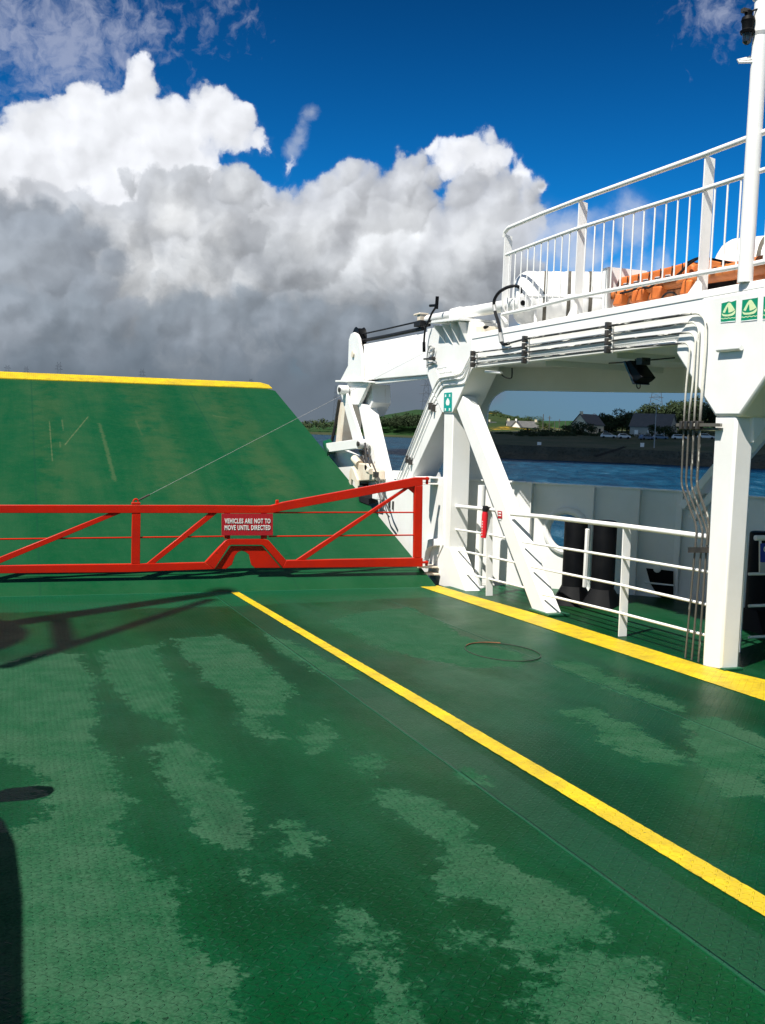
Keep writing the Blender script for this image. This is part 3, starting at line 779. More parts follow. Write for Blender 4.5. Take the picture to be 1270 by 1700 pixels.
# ------------------------------------------------------------------ starboard gantry
def gantry():
    t = thing('ramp_gantry', 'white steel ramp gantry with columns and raking braces along the starboard side', 'gantry', (XS, 10.0, zdeck(10.0)))
    def plate(name, px, ext, X=XS, mat='white_paint', bev=0.008):
        m = MB(); m.prism(xpoly(px, X), (ext, 0, 0)); return m.build(name, mat, t, bevel=bev)
    # forward beam: lower vertical face, upper face leaning back
    A = xpoly([(597,570),(712,548)]); Bq = xpoly([(589,591),(712,571)]); Cq = xpoly([(589,632.5),(712,622)])
    m = MB()
    for i in (0,):
        back = 0.5
        a0, a1 = [p+np.array([0.09, 0, 0]) for p in A]
        ring0 = [a0, Bq[0], Cq[0], Cq[0]+XO*back, np.array([XS+back, a0[1], a0[2]])]
        ring1 = [a1, Bq[1], Cq[1], Cq[1]+XO*back, np.array([XS+back, a1[1], a1[2]])]
        v0 = [m.bm.verts.new(V(p)) for p in ring0]; v1 = [m.bm.verts.new(V(p)) for p in ring1]
        for k in range(5): m.bm.faces.new((v0[k], v0[(k+1) % 5], v1[(k+1) % 5], v1[k]))
        m.bm.faces.new(v0); m.bm.faces.new(v1[::-1])
    m.build('forward_beam', 'white_paint', t, bevel=0.01)
    m = MB(); m.bar(onX(608,637,XS+0.06), onX(712,626,XS+0.06), 0.05, 0.05); m.build('beam_flange', 'white_paint', t, bevel=0.006)
    plate('sheave_cheek', [(579,563),(582,554.5),(587,551.5),(592,554.5),(595.5,562),(600,590),(601,631),(565,631),(577.5,607)], 0.05, XS-0.055)
    plate('sheave_cheek', [(583,563),(586,554.5),(591,551.5),(596,554.5),(599.5,562),(604,590),(605,631),(570,631),(581.5,607)], 0.05, XS+0.30)
    m = MB(); c = onX(590, 562, XS); m.lathe(c-XO*(-0.0), (1, 0, 0), [(0.0, 0.05), (0.002, 0.21), (0.03, 0.19), (0.12, 0.19), (0.15, 0.21), (0.152, 0.05)], 28)
    m.build('sheave', 'black_paint', t)
    m = MB(); c = onX(584.5, 588, XS-0.085); m.lathe(c, (1, 0, 0), [(0, 0.02), (0.0, 0.06), (0.03, 0.06)], 14); m.build('pin', 'cream_paint', t)
    plate('shelf_plate', [(556.5,631.2),(600,631.2),(612,633),(612,635.5),(600,634.6),(556.5,634.6)], 0.40, XS-0.09)
    plate('hanger_plate', [(577,635),(612,635.5),(595.5,672),(580.5,672),(572,655)], 0.06, XS-0.03)
    plate('hanger_web', [(582,636),(618,638),(619,668),(608,690),(598,690)], 0.34, XS+0.10)
    # forward leg
    plate('forward_leg', [(594,668),(604,672),(633,797),(619,797)], 0.24)
    # head of the forward column with its ribs
    plate('column_head', [(709,546),(782,533.5),(784,611),(751,685.3),(733.5,684.6),(719,652),(709.5,622)], 0.40, XS-0.02)
    m = MB(); f = [onX(a, b, XS-0.02) for a, b in ((716,545),(780,535))]
    for (xa, ya, xb, yb) in ((735,541,740,570), (749,539,752,573), (762,537,763,573), (776,535,775,569)):
        p, q = onX(xa, ya, XS-0.02), onX(xb, yb, XS-0.02)
        m.prism([p, p-XO*0.14, p-XO*0.13-np.array([0, 0, 0.03]), q], (0, 0.02, 0))
    m.build('rib', 'white_paint', t, bevel=0.003, split=True)
    m = MB(); p, q = onX(733, 538, XS-0.02), onX(779, 533, XS-0.02)
    m.prism([p-XO*0.165, q-XO*0.165, q+XO*0.40, p+XO*0.40], (0, 0, 0.035)); m.build('saddle_flange', 'white_paint', t, bevel=0.005)
    m = MB(); p, q = onX(782, 543, XS+0.05), onX(804, 541, XS+0.05)
    m.prism([p, q, q-np.array([0, 0, 0.09]), p-np.array([0, 0, 0.09])], (0.30, 0, 0)); m.build('saddle_bracket', 'cream_paint', t, bevel=0.006)
    # column
    plate('column', [(737.5,684),(752.5,684),(746,912),(733,908)], 0.28)
    plate('column_foot', [(733.5,905),(746.5,909),(774,984),(729.5,972),(715,946),(722,934)], 0.24, XS-0.004)
    # raking braces
    plate('raking_brace', [(717,652),(734,684),(657,852),(640,852)], 0.40, XS+0.02)
    plate('raking_brace', [(757.5,677),(768,657),(910,1025.5),(885,1016)], 0.20, XS+0.01)
    m = MB(); p = [onX(a, b, XS) for a, b in ((883,1012),(912,1023.5))]
    zb = min(p[0][2], p[1][2]); m.prism([(XS-0.03, p[0][1]+0.03, zdeck(p[0][1])+0.004), (XS-0.03, p[1][1]-0.03, zdeck(p[1][1])+0.004), (XS+0.26, p[1][1]-0.03, zdeck(p[1][1])+0.004), (XS+0.26, p[0][1]+0.03, zdeck(p[0][1])+0.004)], (0, 0, 0.03))
    m.build('brace_foot', 'green_paint', t, bevel=0.006)
    # side plate that closes the ramp opening
    plate('side_plate', [(617,797),(657,797),(738,792),(735,905),(722,934),(713,955),(690,952),(676,936),(630,872),(600,822)], 0.12, XS-0.02)
    plate('side_plate', [(532,752),(560,742),(590,756),(622,797),(606,832),(570,800)], 0.10, XS-0.03)
    plate('bulwark_end', [(648,781),(668,783),(668,797),(648,795)], 0.7, XS+0.25)
    # deck beam
    zt, zb = 1.37, 0.945
    y0 = onX(783, 580)[1]; y1 = onX(1122, 580)[1]
    m = MB(); prof = [(XS+0.02, zb), (XS-0.01, zb+0.03), (XS-0.01, 1.30), (XS+0.0, zt), (XS+0.35, zt), (XS+0.35, zb)]
    v0 = [m.bm.verts.new((x, y0+0.05, z)) for x, z in prof]; v1 = [m.bm.verts.new((x, -6.0, z)) for x, z in prof]
    for k in range(6): m.bm.faces.new((v0[k], v0[(k+1) % 6], v1[(k+1) % 6], v1[k]))
    m.bm.faces.new(v0); m.bm.faces.new(v1[::-1])
    m.build('deck_beam', 'white_paint', t, bevel=0.008)
    m = MB(); m.bar((XS-0.012, y0, 1.305), (XS-0.012, -6, 1.305), 0.012, 0.012); m.build('weld_seam', 'white_paint', t)
    m = MB(); m.bar((XS+0.02, y0-0.1, zb-0.02), (XS+0.02, onX(1122,585)[1], zb-0.02), 0.07, 0.05); m.build('beam_flange', 'white_paint', t, bevel=0.015)
    # head of the near column
    hp = xpoly([(1121,588),(1186,692),(1228,692),(1272,628)], XS-0.03)
    hp += [np.array([XS-0.03, 5.75, 0.93]), np.array([XS-0.03, 5.75, 1.30])]
    p0 = onX(1121, 575, XS-0.03); hp += [np.array([XS-0.03, p0[1]-0.35, 1.30]), np.array([XS-0.03, p0[1]-0.02, 0.99])]
    m = MB(); m.prism(hp, (0.30, 0, 0)); m.build('column_head', 'white_paint', t, bevel=0.03)
    m = MB(); a = onX(1228, 690, XS+0.0); m.prism([(XS+0.12, a[1]-0.02, 0.25), (XS+0.42, a[1]-0.02, 0.42), (XS+0.30, a[1]-0.02, 0.20), (XS+0.15, a[1]-0.02, 0.02)], (0, 0.12, 0)); m.build('haunch', 'white_paint', t, bevel=0.01)
    plate('column', [(1187,690),(1223,690),(1197,1113),(1165,1108)], 0.19, XS-0.012, bev=0.02)
    m = MB(); a = deck(1212, 1113); m.box((XS+0.09, a[1]+0.07, zdeck(a[1]+0.07)+0.013), (0.20, 0.19, 0.022)); m.build('column_base', 'green_paint', t, bevel=0.005)
    # white bracket ladder beside the head
    m = MB()
    for pl in ([(724,612),(742,609),(755,622)], [(724,612),(730,627),(755,623)], [(730,619),(754,617)], [(737,610),(742,625)]):
        m.tube([onX(a, b, XS-0.10) for a, b in pl], 0.012, 6)
    m.build('bracket', 'white_paint', t)
    # hinge brackets for the red gate
    m = MB()
    for (x, y) in ((722, 794), (722, 804)):
        a = onX(x, y, XS-0.02); m.prism([a+np.array([0, -0.13, 0]), a+np.array([0, 0.16, 0]), a+np.array([-0.30, 0.02, 0]), a+np.array([-0.36, -0.10, 0])], (0, 0, 0.022))
    m.build('gate_bracket', 'white_paint', t, bevel=0.004, split=True)
    m = MB()
    for (x, y) in ((722, 941), (724, 953)):
        a = onX(x, y, XS-0.02); m.prism([a+np.array([0, -0.13, 0]), a+np.array([0, 0.16, 0]), a+np.array([-0.26, 0.02, 0]), a+np.array([-0.32, -0.10, 0])], (0, 0, 0.022))
    m.build('gate_bracket', 'cream_paint', t, bevel=0.004, split=True)
    m = MB(); m.prism(xpoly([(701,899),(708,896),(718,894),(722,897),(722,906),(710,909),(706,916),(704,930),(700,930)], XS-0.10), (0.08, 0, 0)); m.build('bracket', 'white_paint', t, bevel=0.006)
    # short handle tube on the near head
    m = MB(); a, b = onX(1192, 580.5, XS-0.055), onX(1231, 577, XS-0.055)
    m.tube([a, b], 0.024, 12); m.box((a+b)/2+np.array([0.015, 0, 0]), (0.03, 0.12, 0.02)); m.build('grab_tube', 'white_paint', t)
    return t
gantry()

# ------------------------------------------------------------------ upper deck (slab + outboard shell) and bulwark
def upper_deck():
    t = thing('upper_deck', 'white upper deck slab over the walkway with a shell plate outboard', 'deck', (7.4, 8.0, 0.9))
    m = MB()
    plan = [(XS+0.36, 12.35)] + [(5.98, 13.30), (6.35, 13.0)] + [(x-0.03, y-0.03) for x, y in HULL[2:]] + [(XS+0.36, -6.0)]
    m.prism([(x, y, 0.985) for x, y in plan], (0, 0, 0.36)); m.build('deck_slab', 'white_paint', t, smooth=0)
    m = MB()
    for (a, b) in zip(HULL, HULL[1:]):
        d = Vector((b[0]-a[0], b[1]-a[1], 0)); n = Vector((-d.y, d.x, 0)).normalized()*-0.05
        m.prism([(a[0], a[1], 0.66), (b[0], b[1], 0.66), (b[0], b[1], 1.42), (a[0], a[1], 1.42)], (-n.x, -n.y, 0))
    m.build('shell_plate', 'white_paint', t, smooth=0)
    # closed panel next to the forward column, with a rounded inner corner
    a, b = (6.10, 13.28), HULL[1]
    L = math.hypot(b[0]-a[0], b[1]-a[1]); ux, uy = (b[0]-a[0])/L, (b[1]-a[1])/L
    prof = [(0, -0.66), (0, 0.68), (L+0.35, 0.68)] + [(L+0.02+0.33*(1-math.sin(q)), 0.34+0.33*math.cos(q)) for q in [R_(15*k) for k in range(0, 7)]][0:] + [(L+0.02, -0.66)]
    m = MB(); m.prism([(a[0]+ux*s+0.01, a[1]+uy*s-0.02, z) for s, z in prof], (0.04, 0.045, 0)); m.build('corner_panel', 'white_paint', t, smooth=0)
    # outboard raking struts
    m = MB(); m.bar(onX(1140, 842, 8.25), onX(1290, 665, 8.70), 0.10, 0.30, (0, 0, 1)); m.build('strut', 'white_paint', t, bevel=0.01)
    m = MB(); m.bar(onX(1150, 862, 8.18), onX(1290, 700, 8.60), 0.10, 0.10, (0, 0, 1)); m.build('strut', 'white_paint', t, bevel=0.01)
    m = MB()
    for yy in (11.2, 9.6, 8.0, 6.4, 4.8):
        m.box(((XS+0.4+hull_x(yy))/2, yy, 0.95), (hull_x(yy)-XS-0.6, 0.02, 0.07))
    m.build('frame', 'white_paint', t, split=True)
    return t
upper_deck()

ZB = -0.65
BP0, BP1 = np.array([HULL[2][0], HULL[2][1]]), np.array([HULL[4][0], HULL[4][1]])
def bulwark():
    t = thing('bulwark', 'grey-white steel bulwark with a round hole and stiffeners beside the walkway', 'bulwark', (7.5, 11.9, zdeck(11.9)))
    d = BP1-BP0; L = np.linalg.norm(d); u = d/L; nin = np.array([u[1], -u[0]]);
    if nin @ (np.array([0, 0])-BP0) < 0: nin = -nin
    def onB(px, py, off=0.0):                    # pixel -> bulwark plane
        r = ray(px, py); k = ((BP0+nin*off)@nin)/(r[:2]@nin); return r*k
    # plate with the hole
    bm = bmesh.new()
    def S(s, z, o=0.0): q = BP0+u*s+nin*o; return Vector((q[0], q[1], z))
    z0 = lambda s: zdeck((BP0+u*s)[1])-0.01
    outer = [S(0, z0(0)), S(L, z0(L)), S(L, ZB), S(0, ZB)]
    hc = onB(941, 882); hs = float((hc[:2]-BP0)@u); hz = float(hc[2]); hr = 0.29
    ov = [bm.verts.new(p) for p in outer]; hv = [bm.verts.new(S(hs+hr*math.cos(2*math.pi*k/32), hz+hr*math.sin(2*math.pi*k/32))) for k in range(32)]
    ed = [bm.edges.new((ov[i], ov[(i+1) % 4])) for i in range(4)] + [bm.edges.new((hv[i], hv[(i+1) % 32])) for i in range(32)]
    bmesh.ops.triangle_fill(bm, use_beauty=True, edges=ed)
    # drop triangles inside the hole
    kill = [f for f in bm.faces if all(v in hv for v in f.verts)]
    bmesh.ops.delete(bm, geom=kill, context='FACES')
    m = MB(); m.bm.free(); m.bm = bm
    geo = bmesh.ops.extrude_face_region(bm, geom=bm.faces[:])
    bmesh.ops.translate(bm, verts=[v for v in geo['geom'] if isinstance(v, bmesh.types.BMVert)], vec=(-nin[0]*0.02, -nin[1]*0.02, 0))
    m.build('bulwark_plate', 'white_paint', t, smooth=0, split=True)
    m = MB(); m.tube([S(hs+(hr+0.0)*math.cos(2*math.pi*k/32), hz+(hr+0.0)*math.sin(2*math.pi*k/32), 0.0) for k in range(32)], 0.055, 10, closed=True)
    m.build('hole_rim', 'white_paint', t)
    # remaining plates
    m = MB()
    for i in (0, 1, 4, 5, 6, 7, 8):
        a, b = HULL[i], HULL[i+1]
        dd = Vector((b[0]-a[0], b[1]-a[1], 0)); n = Vector((dd.y, -dd.x, 0)).normalized()*0.02
        m.prism([(a[0], a[1], zdeck(a[1])-0.01), (b[0], b[1], zdeck(b[1])-0.01), (b[0], b[1], ZB), (a[0], a[1], ZB)], (-n.x, -n.y, 0))
    m.build('bulwark_plate', 'white_paint', t, smooth=0, split=True)
    m = MB(); 
    for a, b in zip(HULL, HULL[1:]):
        m.bar((a[0], a[1], ZB+0.012), (b[0], b[1], ZB+0.012), 0.024, 0.13, (0, 0, 1))
    m.build('cap_rail', 'white_paint', t, bevel=0.004)
    for px in (884, 987, 1063, 1134):
        q = onB(px, 830); s = float((q[:2]-BP0)@u)
        m = MB(); m.prism([S(s, z0(s), 0.0), S(s, z0(s), 0.03), S(s, z0(s)+0.3, 0.10), S(s, ZB-0.002, 0.10), S(s, ZB-0.002, 0.0)], (u[0]*0.012, u[1]*0.012, 0))
        m.build('stiffener', 'white_paint', t)
    for yy in (10.2, 9.2, 8.0, 6.8, 5.6):
        x = hull_x(yy)
        m = MB(); m.box((x-0.06, yy, (zdeck(yy)+ZB)/2), (0.10, 0.014, ZB-zdeck(yy)-0.03)); m.build('stiffener', 'white_paint', t)
    # freeing port with its dark flap
    fp = [onB(a, b, 0.012) for a, b in ((1073,943),(1118,948),(1118,1001),(1092,988),(1080,968))]
    m = MB(); m.prism(fp, (nin[0]*0.02, nin[1]*0.02, 0)); fl = m.build('freeing_flap', 'black_paint', t)
    m = MB(); m.tube([onB(1071, 967, 0.05), onB(1119, 972, 0.05)], 0.012, 8); m.build('flap_bar', 'white_paint', fl)
    m = MB(); m.lathe(onB(1092, 944, 0.0), (nin[0], nin[1], 0), [(0, 0.05), (0.05, 0.05), (0.06, 0.02)], 12); m.build('flap_hinge', 'white_paint', fl)
    return onB
onB = bulwark()

# ------------------------------------------------------------------ mooring bitts
def bitts():
    c = deck(974, 1003)
    d = BP1-BP0; u = d/np.linalg.norm(d); U = np.array([u[0], u[1], 0]); N = np.array([-u[1], u[0], 0])
    if N[0] > 0: N = -N
    t = thing('mooring_bitts', 'pair of black mooring posts by the round bulwark hole', 'bollard', c, 'black mooring bitts on the walkway')
    z = c[2]
    for k, s in enumerate((-1, 1)):
        o = c + U*(0.185*s)
        m = MB(); m.lathe(o+np.array([0, 0, 0.20]), (0, 0, 1), [(0, 0.150), (0.02, 0.146), (0.84, 0.146), (0.865, 0.14), (0.875, 0.12)], 24); m.build('mooring_post', 'black_paint', t)
        a, b = 0.20, 0.36
        m = MB()
        top = [o + np.array([0.15*math.cos(q), 0.15*math.sin(q), 0.22]) for q in [2*math.pi*i/16 for i in range(16)]]
        bot = []
        U_, N_ = U, N
        for q in [2*math.pi*i/16 for i in range(16)]:
            e = U*(math.copysign(min(abs(1.35*math.cos(q)), 1)*0.20, math.cos(q))) + N*(math.copysign(min(abs(1.35*math.sin(q)), 1)*0.36, math.sin(q)))
            bot.append(o + e + U*(0.0) + np.array([0, 0, zdeck((o+e)[1])-z+0.004]))
        tv = [m.bm.verts.new(V(p)) for p in [o + U*0.15*math.cos(q)+N*0.15*math.sin(q)+np.array([0, 0, 0.22]) for q in [2*math.pi*i/16 for i in range(16)]]]
        bv = [m.bm.verts.new(V(p)) for p in bot]
        for i in range(16): m.bm.faces.new((bv[i], bv[(i+1) % 16], tv[(i+1) % 16], tv[i]))
        m.bm.faces.new(tv); m.bm.faces.new(bv[::-1])
        m.build('bitt_base', 'black_paint', t)
    m = MB(); o = c + N*0.15 + U*0.0; m.box(o+np.array([0, 0, 0.60]), (0.045, 0.045, 0.74)); m.build('divider_bar', 'white_paint', t, bevel=0.01)
    q = copy_tree(t); q2 = deck(1281, 1043); q.location = V(q2); q.rotation_euler = (0, 0, 0.75)
    q['label'] = 'pair of black mooring posts aft of the near white column'
bitts()

# ------------------------------------------------------------------ walkway railings
RX = XS+0.06
def railings():
    gname = 'walkway railings beside the yellow line'
    def sec(label, rails, posts):
        base = onX(*posts[0][1], RX); t = thing('walkway_railing', label, 'railing', base, gname)
        for i, pl in enumerate(rails):
            m = MB(); m.tube([onX(a, b, RX+ox) for a, b, ox in pl], 0.026 if i == 0 else 0.0145, 12)
            m.build('top_rail' if i == 0 else 'mid_rail', 'white_paint', t)
        for (tp, bt, w) in posts:
            a, b = onX(*tp, RX), onX(*bt, RX); b[2] = zdeck(b[1])+0.002; 
            m = MB(); m.prism([a+np.array([-0.012, 0.006, 0]), a+np.array([w-0.02, 0.006, -0.02]), a+np.array([w, 0.006, -0.07]), b+np.array([w, 0.006, 0]), b+np.array([-0.012, 0.006, 0])], (0, -0.014, 0))
            m.build('post', 'white_paint', t, bevel=0.002)
        return t
    sec('short white railing between the forward column and the raking brace', [
        [(744,839,0.04),(812,845.5,0.04),(850,850,0.04)], [(744,877,0.04),(812,887,0.04),(856,896,0.04)], [(744,910,0.04),(812,924,0.04),(874,938,0.04)], [(764,950,0.04),(812,961,0.04),(884,979,0.04)]],
        [((808,846),(808,990),0.085)])
    sec('long white railing between the raking brace and the near column', [
        [(849,853.5,-0.05),(900,857.5,0),(1030,872.5,0),(1180,892,0)], [(868,900,-0.05),(900,904.5,0),(1028,925,0),(1178,950,0)], [(883,941,-0.05),(905,945.5,0),(1027,970.5,0),(1176,1004.5,0)], [(901,987,-0.05),(920,991,0),(1023,1016,0),(1174,1055.5,0)]],
        [((1036,875),(1028,1058),0.085)])
    # crosswise railing behind the near column
    p = deck(1238, 1083); Y = p[1]
    t = thing('walkway_railing', 'white railing crossing the walkway behind the near column', 'railing', p, gname)
    for i, (y, r) in enumerate(((893,0.026),(953,0.0145),(1006,0.0145),(1058,0.0145))):
        a = onY(1254 if i == 0 else 1243, y, Y); m = MB(); m.tube([a, a+np.array([1.6, 0, 0])], r, 12); m.build('top_rail' if i == 0 else 'mid_rail', 'white_paint', t)
    a = onY(1241.5, 890, Y); m = MB(); m.box((a[0], Y+0.05, (a[2]+zdeck(Y))/2), (0.014, 0.09, a[2]-zdeck(Y))); m.build('post', 'white_paint', t, bevel=0.002)
    a = onY(1262, 895, Y); b = onY(1262, 953, Y); m = MB(); m.tube([a, b], 0.012, 8); m.build('baluster', 'white_paint', t)
    # blue notice on it
    s = thing('blue_notice', 'small blue notice plate hanging on the crosswise railing', 'sign', onY(1275, 933, Y-0.035))
    c = [onY(x, y, Y-0.035) for x, y in ((1262.5,902.5),(1300,900.5),(1300,931.5),(1262.5,933.5))]
    m = MB(); m.prism(c, (0, 0.006, 0)); pl = m.build('plate', 'sign_blue', s, bevel=0.002)
    me = text_mesh('C', 0.075, 0.002); place_text(me, onY(1271, 912, Y-0.0365), (1, 0, 0), (0, 0, 1), (0, -1, 0), 'lettering', 'sign_white', pl)
    m = MB(); m.prism([onY(x, y, Y-0.035) for x, y in ((1262.5,934),(1300,932),(1300,949),(1262.5,951))], (0, 0.006, 0)); m.build('plate', 'grey_patch', s)
railings()

# ------------------------------------------------------------------ things on the forward railing
def extinguisher():
    a, b = onX(805.5, 849, RX-0.03), onX(803, 893, RX-0.03)
    t = thing('fire_extinguisher', 'slim red cylinder with a black cap strapped to the short railing', 'extinguisher', b)
    d = V(a-b); L = d.length
    m = MB(); m.lathe(b, d, [(0, 0.03), (0.006, 0.040), (L*0.9, 0.040), (L, 0.033)], 18); m.build('cylinder', 'bright_red', t)
    m = MB(); m.lathe(a, d, [(0, 0.036), (0.03, 0.040), (0.07, 0.038), (0.075, 0.02)], 16); m.box(a+np.array([0.03, -0.01, 0.05]), (0.09, 0.04, 0.02)); m.build('cap', 'black_rubber', t)
    m = MB()
    for k in range(6):
        p = b + (a-b)*(0.12+0.10*k); m.box(p+np.array([-0.038, -0.016, 0]), (0.006, 0.014, 0.016))
    m.build('label_marks', 'sign_white', t)
    p = onX(797, 885, XS+0.32)
    v = thing('vent_pipe', 'plain white vertical vent pipe behind the red cylinder', 'pipe', (p[0], p[1], zdeck(p[1])))
    m = MB(); m.tube([(p[0], p[1], zdeck(p[1])+0.001), (p[0], p[1], onX(797, 805, XS+0.32)[2])], 0.055, 18); m.build('stem', 'white_paint', v)
    m = MB(); m.lathe((p[0], p[1], zdeck(p[1])+0.001), (0, 0, 1), [(0, 0.11), (0.02, 0.11), (0.025, 0.06)], 18); m.build('flange', 'white_paint', v)
    # small red and white notice on the brace
    s = thing('safety_sign', 'tiny red and white notice on the raking brace', 'sign', onX(829, 862, XS-0.0))
    c = xpoly([(826,848),(832.6,848.6),(833,860.5),(826.4,861)], XS+0.0)
    m = MB(); m.prism(c, (0.006, 0, 0)); pl = m.build('plate', 'sign_red', s)
    m = MB()
    for y0, y1 in ((850,852.2),(854.6,856.4),(861.2,862.6)):
        m.prism(xpoly([(827.2,y0),(831.6,y0+0.4),(831.8,y1+0.4),(827.4,y1)], XS-0.001), (0.0008, 0, 0))
    m.build('marks', 'sign_white', pl)
extinguisher()

# ------------------------------------------------------------------ stickers
def raft_sign(label, corners):
    c = [onX(a, b, XS-0.034) for a, b in corners]          # tl, tr, br, bl
    o = (c[2]+c[3])/2; t = thing('liferaft_sign', label, 'sign', o, 'green liferaft signs on the near column head')
    def S(u, v): return (c[3]*(1-u)+c[2]*u)*(1-v) + (c[0]*(1-u)+c[1]*u)*v
    m = MB(); m.prism([S(0, 0), S(1, 0), S(1, 1), S(0, 1)], (0.002, 0, 0)); pl = m.build('plate', 'sign_green', t, smooth=0)
    X = np.array([-0.0012, 0, 0])
    m = MB()
    tent = [(0.12,0.50),(0.20,0.62),(0.32,0.78),(0.44,0.90),(0.52,0.93),(0.62,0.90),(0.74,0.78),(0.90,0.60),(0.94,0.54),(0.80,0.48),(0.66,0.45),(0.52,0.44),(0.50,0.60),(0.46,0.74),(0.42,0.70),(0.34,0.56),(0.28,0.45),(0.20,0.46)]
    m.prism([S(u, v)+X for u, v in tent], (0.0008, 0, 0))
    tub = [(0.06,0.45),(0.14,0.40),(0.26,0.37),(0.5,0.355),(0.74,0.39),(0.90,0.47),(0.96,0.53),(0.98,0.44),(0.94,0.36),(0.86,0.31),(0.74,0.27),(0.6,0.25),(0.45,0.25),(0.3,0.26),(0.16,0.30),(0.08,0.37)]
    m.prism([S(u, v)+X for u, v in tub], (0.0008, 0, 0))
    wave = [(u, 0.195+0.018*math.sin(u*26)) for u in np.linspace(0, 1, 22)] ; wave += [(u, v-0.035) for u, v in wave[::-1]]
    m.prism([S(u, v)+X for u, v in wave], (0.0008, 0, 0))
    m.build('raft_symbol', 'sign_pale', pl, smooth=0)
    m = MB(); sea_ = [(u, 0.30+0.012*math.sin(u*30)-0.02) for u in np.linspace(0.14, 0.88, 14)]; sea_ += [(u, v-0.012) for u, v in sea_[::-1]]
    m.prism([S(u, v)+X*1.8 for u, v in sea_], (0.0004, 0, 0)); m.build('tub_line', 'sign_green', pl, smooth=0)
    m = MB(); top = [(-0.02,1.0),(1.02,1.0),(1.02,0.985),(0.9,0.97),(0.7,0.94),(0.5,0.985),(0.3,0.96),(0.12,0.95),(-0.02,0.93)]
    m.prism([S(u, v)+X for u, v in top] if 'worn' in label else [S(u, v*0.03+0.97)+X for u, v in ((0,0),(1,0),(1,1),(0,1))], (0.0008, 0, 0))
    m.prism([S(u, v)+X for u, v in ((0,-0.01),(1,-0.01),(1,0.03),(0.6,0.035),(0.3,0.02),(0,0.03))], (0.0008, 0, 0))
    m.build('worn_edge', 'sign_white', pl, smooth=0)
raft_sign('green liferaft sign with worn top edge, nearest the pipes', [(1198,501.5),(1222,498),(1220.8,533.5),(1196.3,535.5)])
raft_sign('green liferaft sign in the middle of the row of three', [(1232.5,497),(1258,493),(1256.6,531),(1230,533.5)])
raft_sign('green liferaft sign cut by the right edge of the picture', [(1268,491.5),(1294,487.5),(1292,528),(1266,530.5)])
def jacket_sign():
    c = [onX(a, b, XS-0.026) for a, b in ((737.2,652.3),(750,651.3),(749.8,682.8),(736.4,682.8))]
    t = thing('lifejacket_sign', 'tall turquoise safety sign with white figures on the forward column head', 'sign', (c[2]+c[3])/2)
    def S(u, v): return (c[3]*(1-u)+c[2]*u)*(1-v) + (c[0]*(1-u)+c[1]*u)*v
    m = MB(); m.prism([S(0, 0), S(1, 0), S(1, 1), S(0, 1)], (0.004, 0, 0)); pl = m.build('plate', 'sign_teal', t)
    m = MB(); X = np.array([-0.0015, 0, 0])
    jk = [(0.36,0.32),(0.66,0.32),(0.74,0.45),(0.70,0.58),(0.60,0.64),(0.56,0.70),(0.46,0.70),(0.40,0.64),(0.30,0.56),(0.26,0.44)]
    m.prism([S(u, v)+X for u, v in jk], (0.001, 0, 0))
    for (u0, v0) in ((0.2,0.84),(0.72,0.84),(0.2,0.10),(0.72,0.10)):
        m.prism([S(u0+a, v0+b)+X for a, b in ((-0.10,-0.05),(0.02,-0.07),(0.12,-0.05),(0.06,0.0),(0.12,0.05),(0.0,0.07),(-0.08,0.06),(-0.02,0.0))], (0.001, 0, 0))
    m.build('symbol', 'sign_white', pl, smooth=0)
jacket_sign()

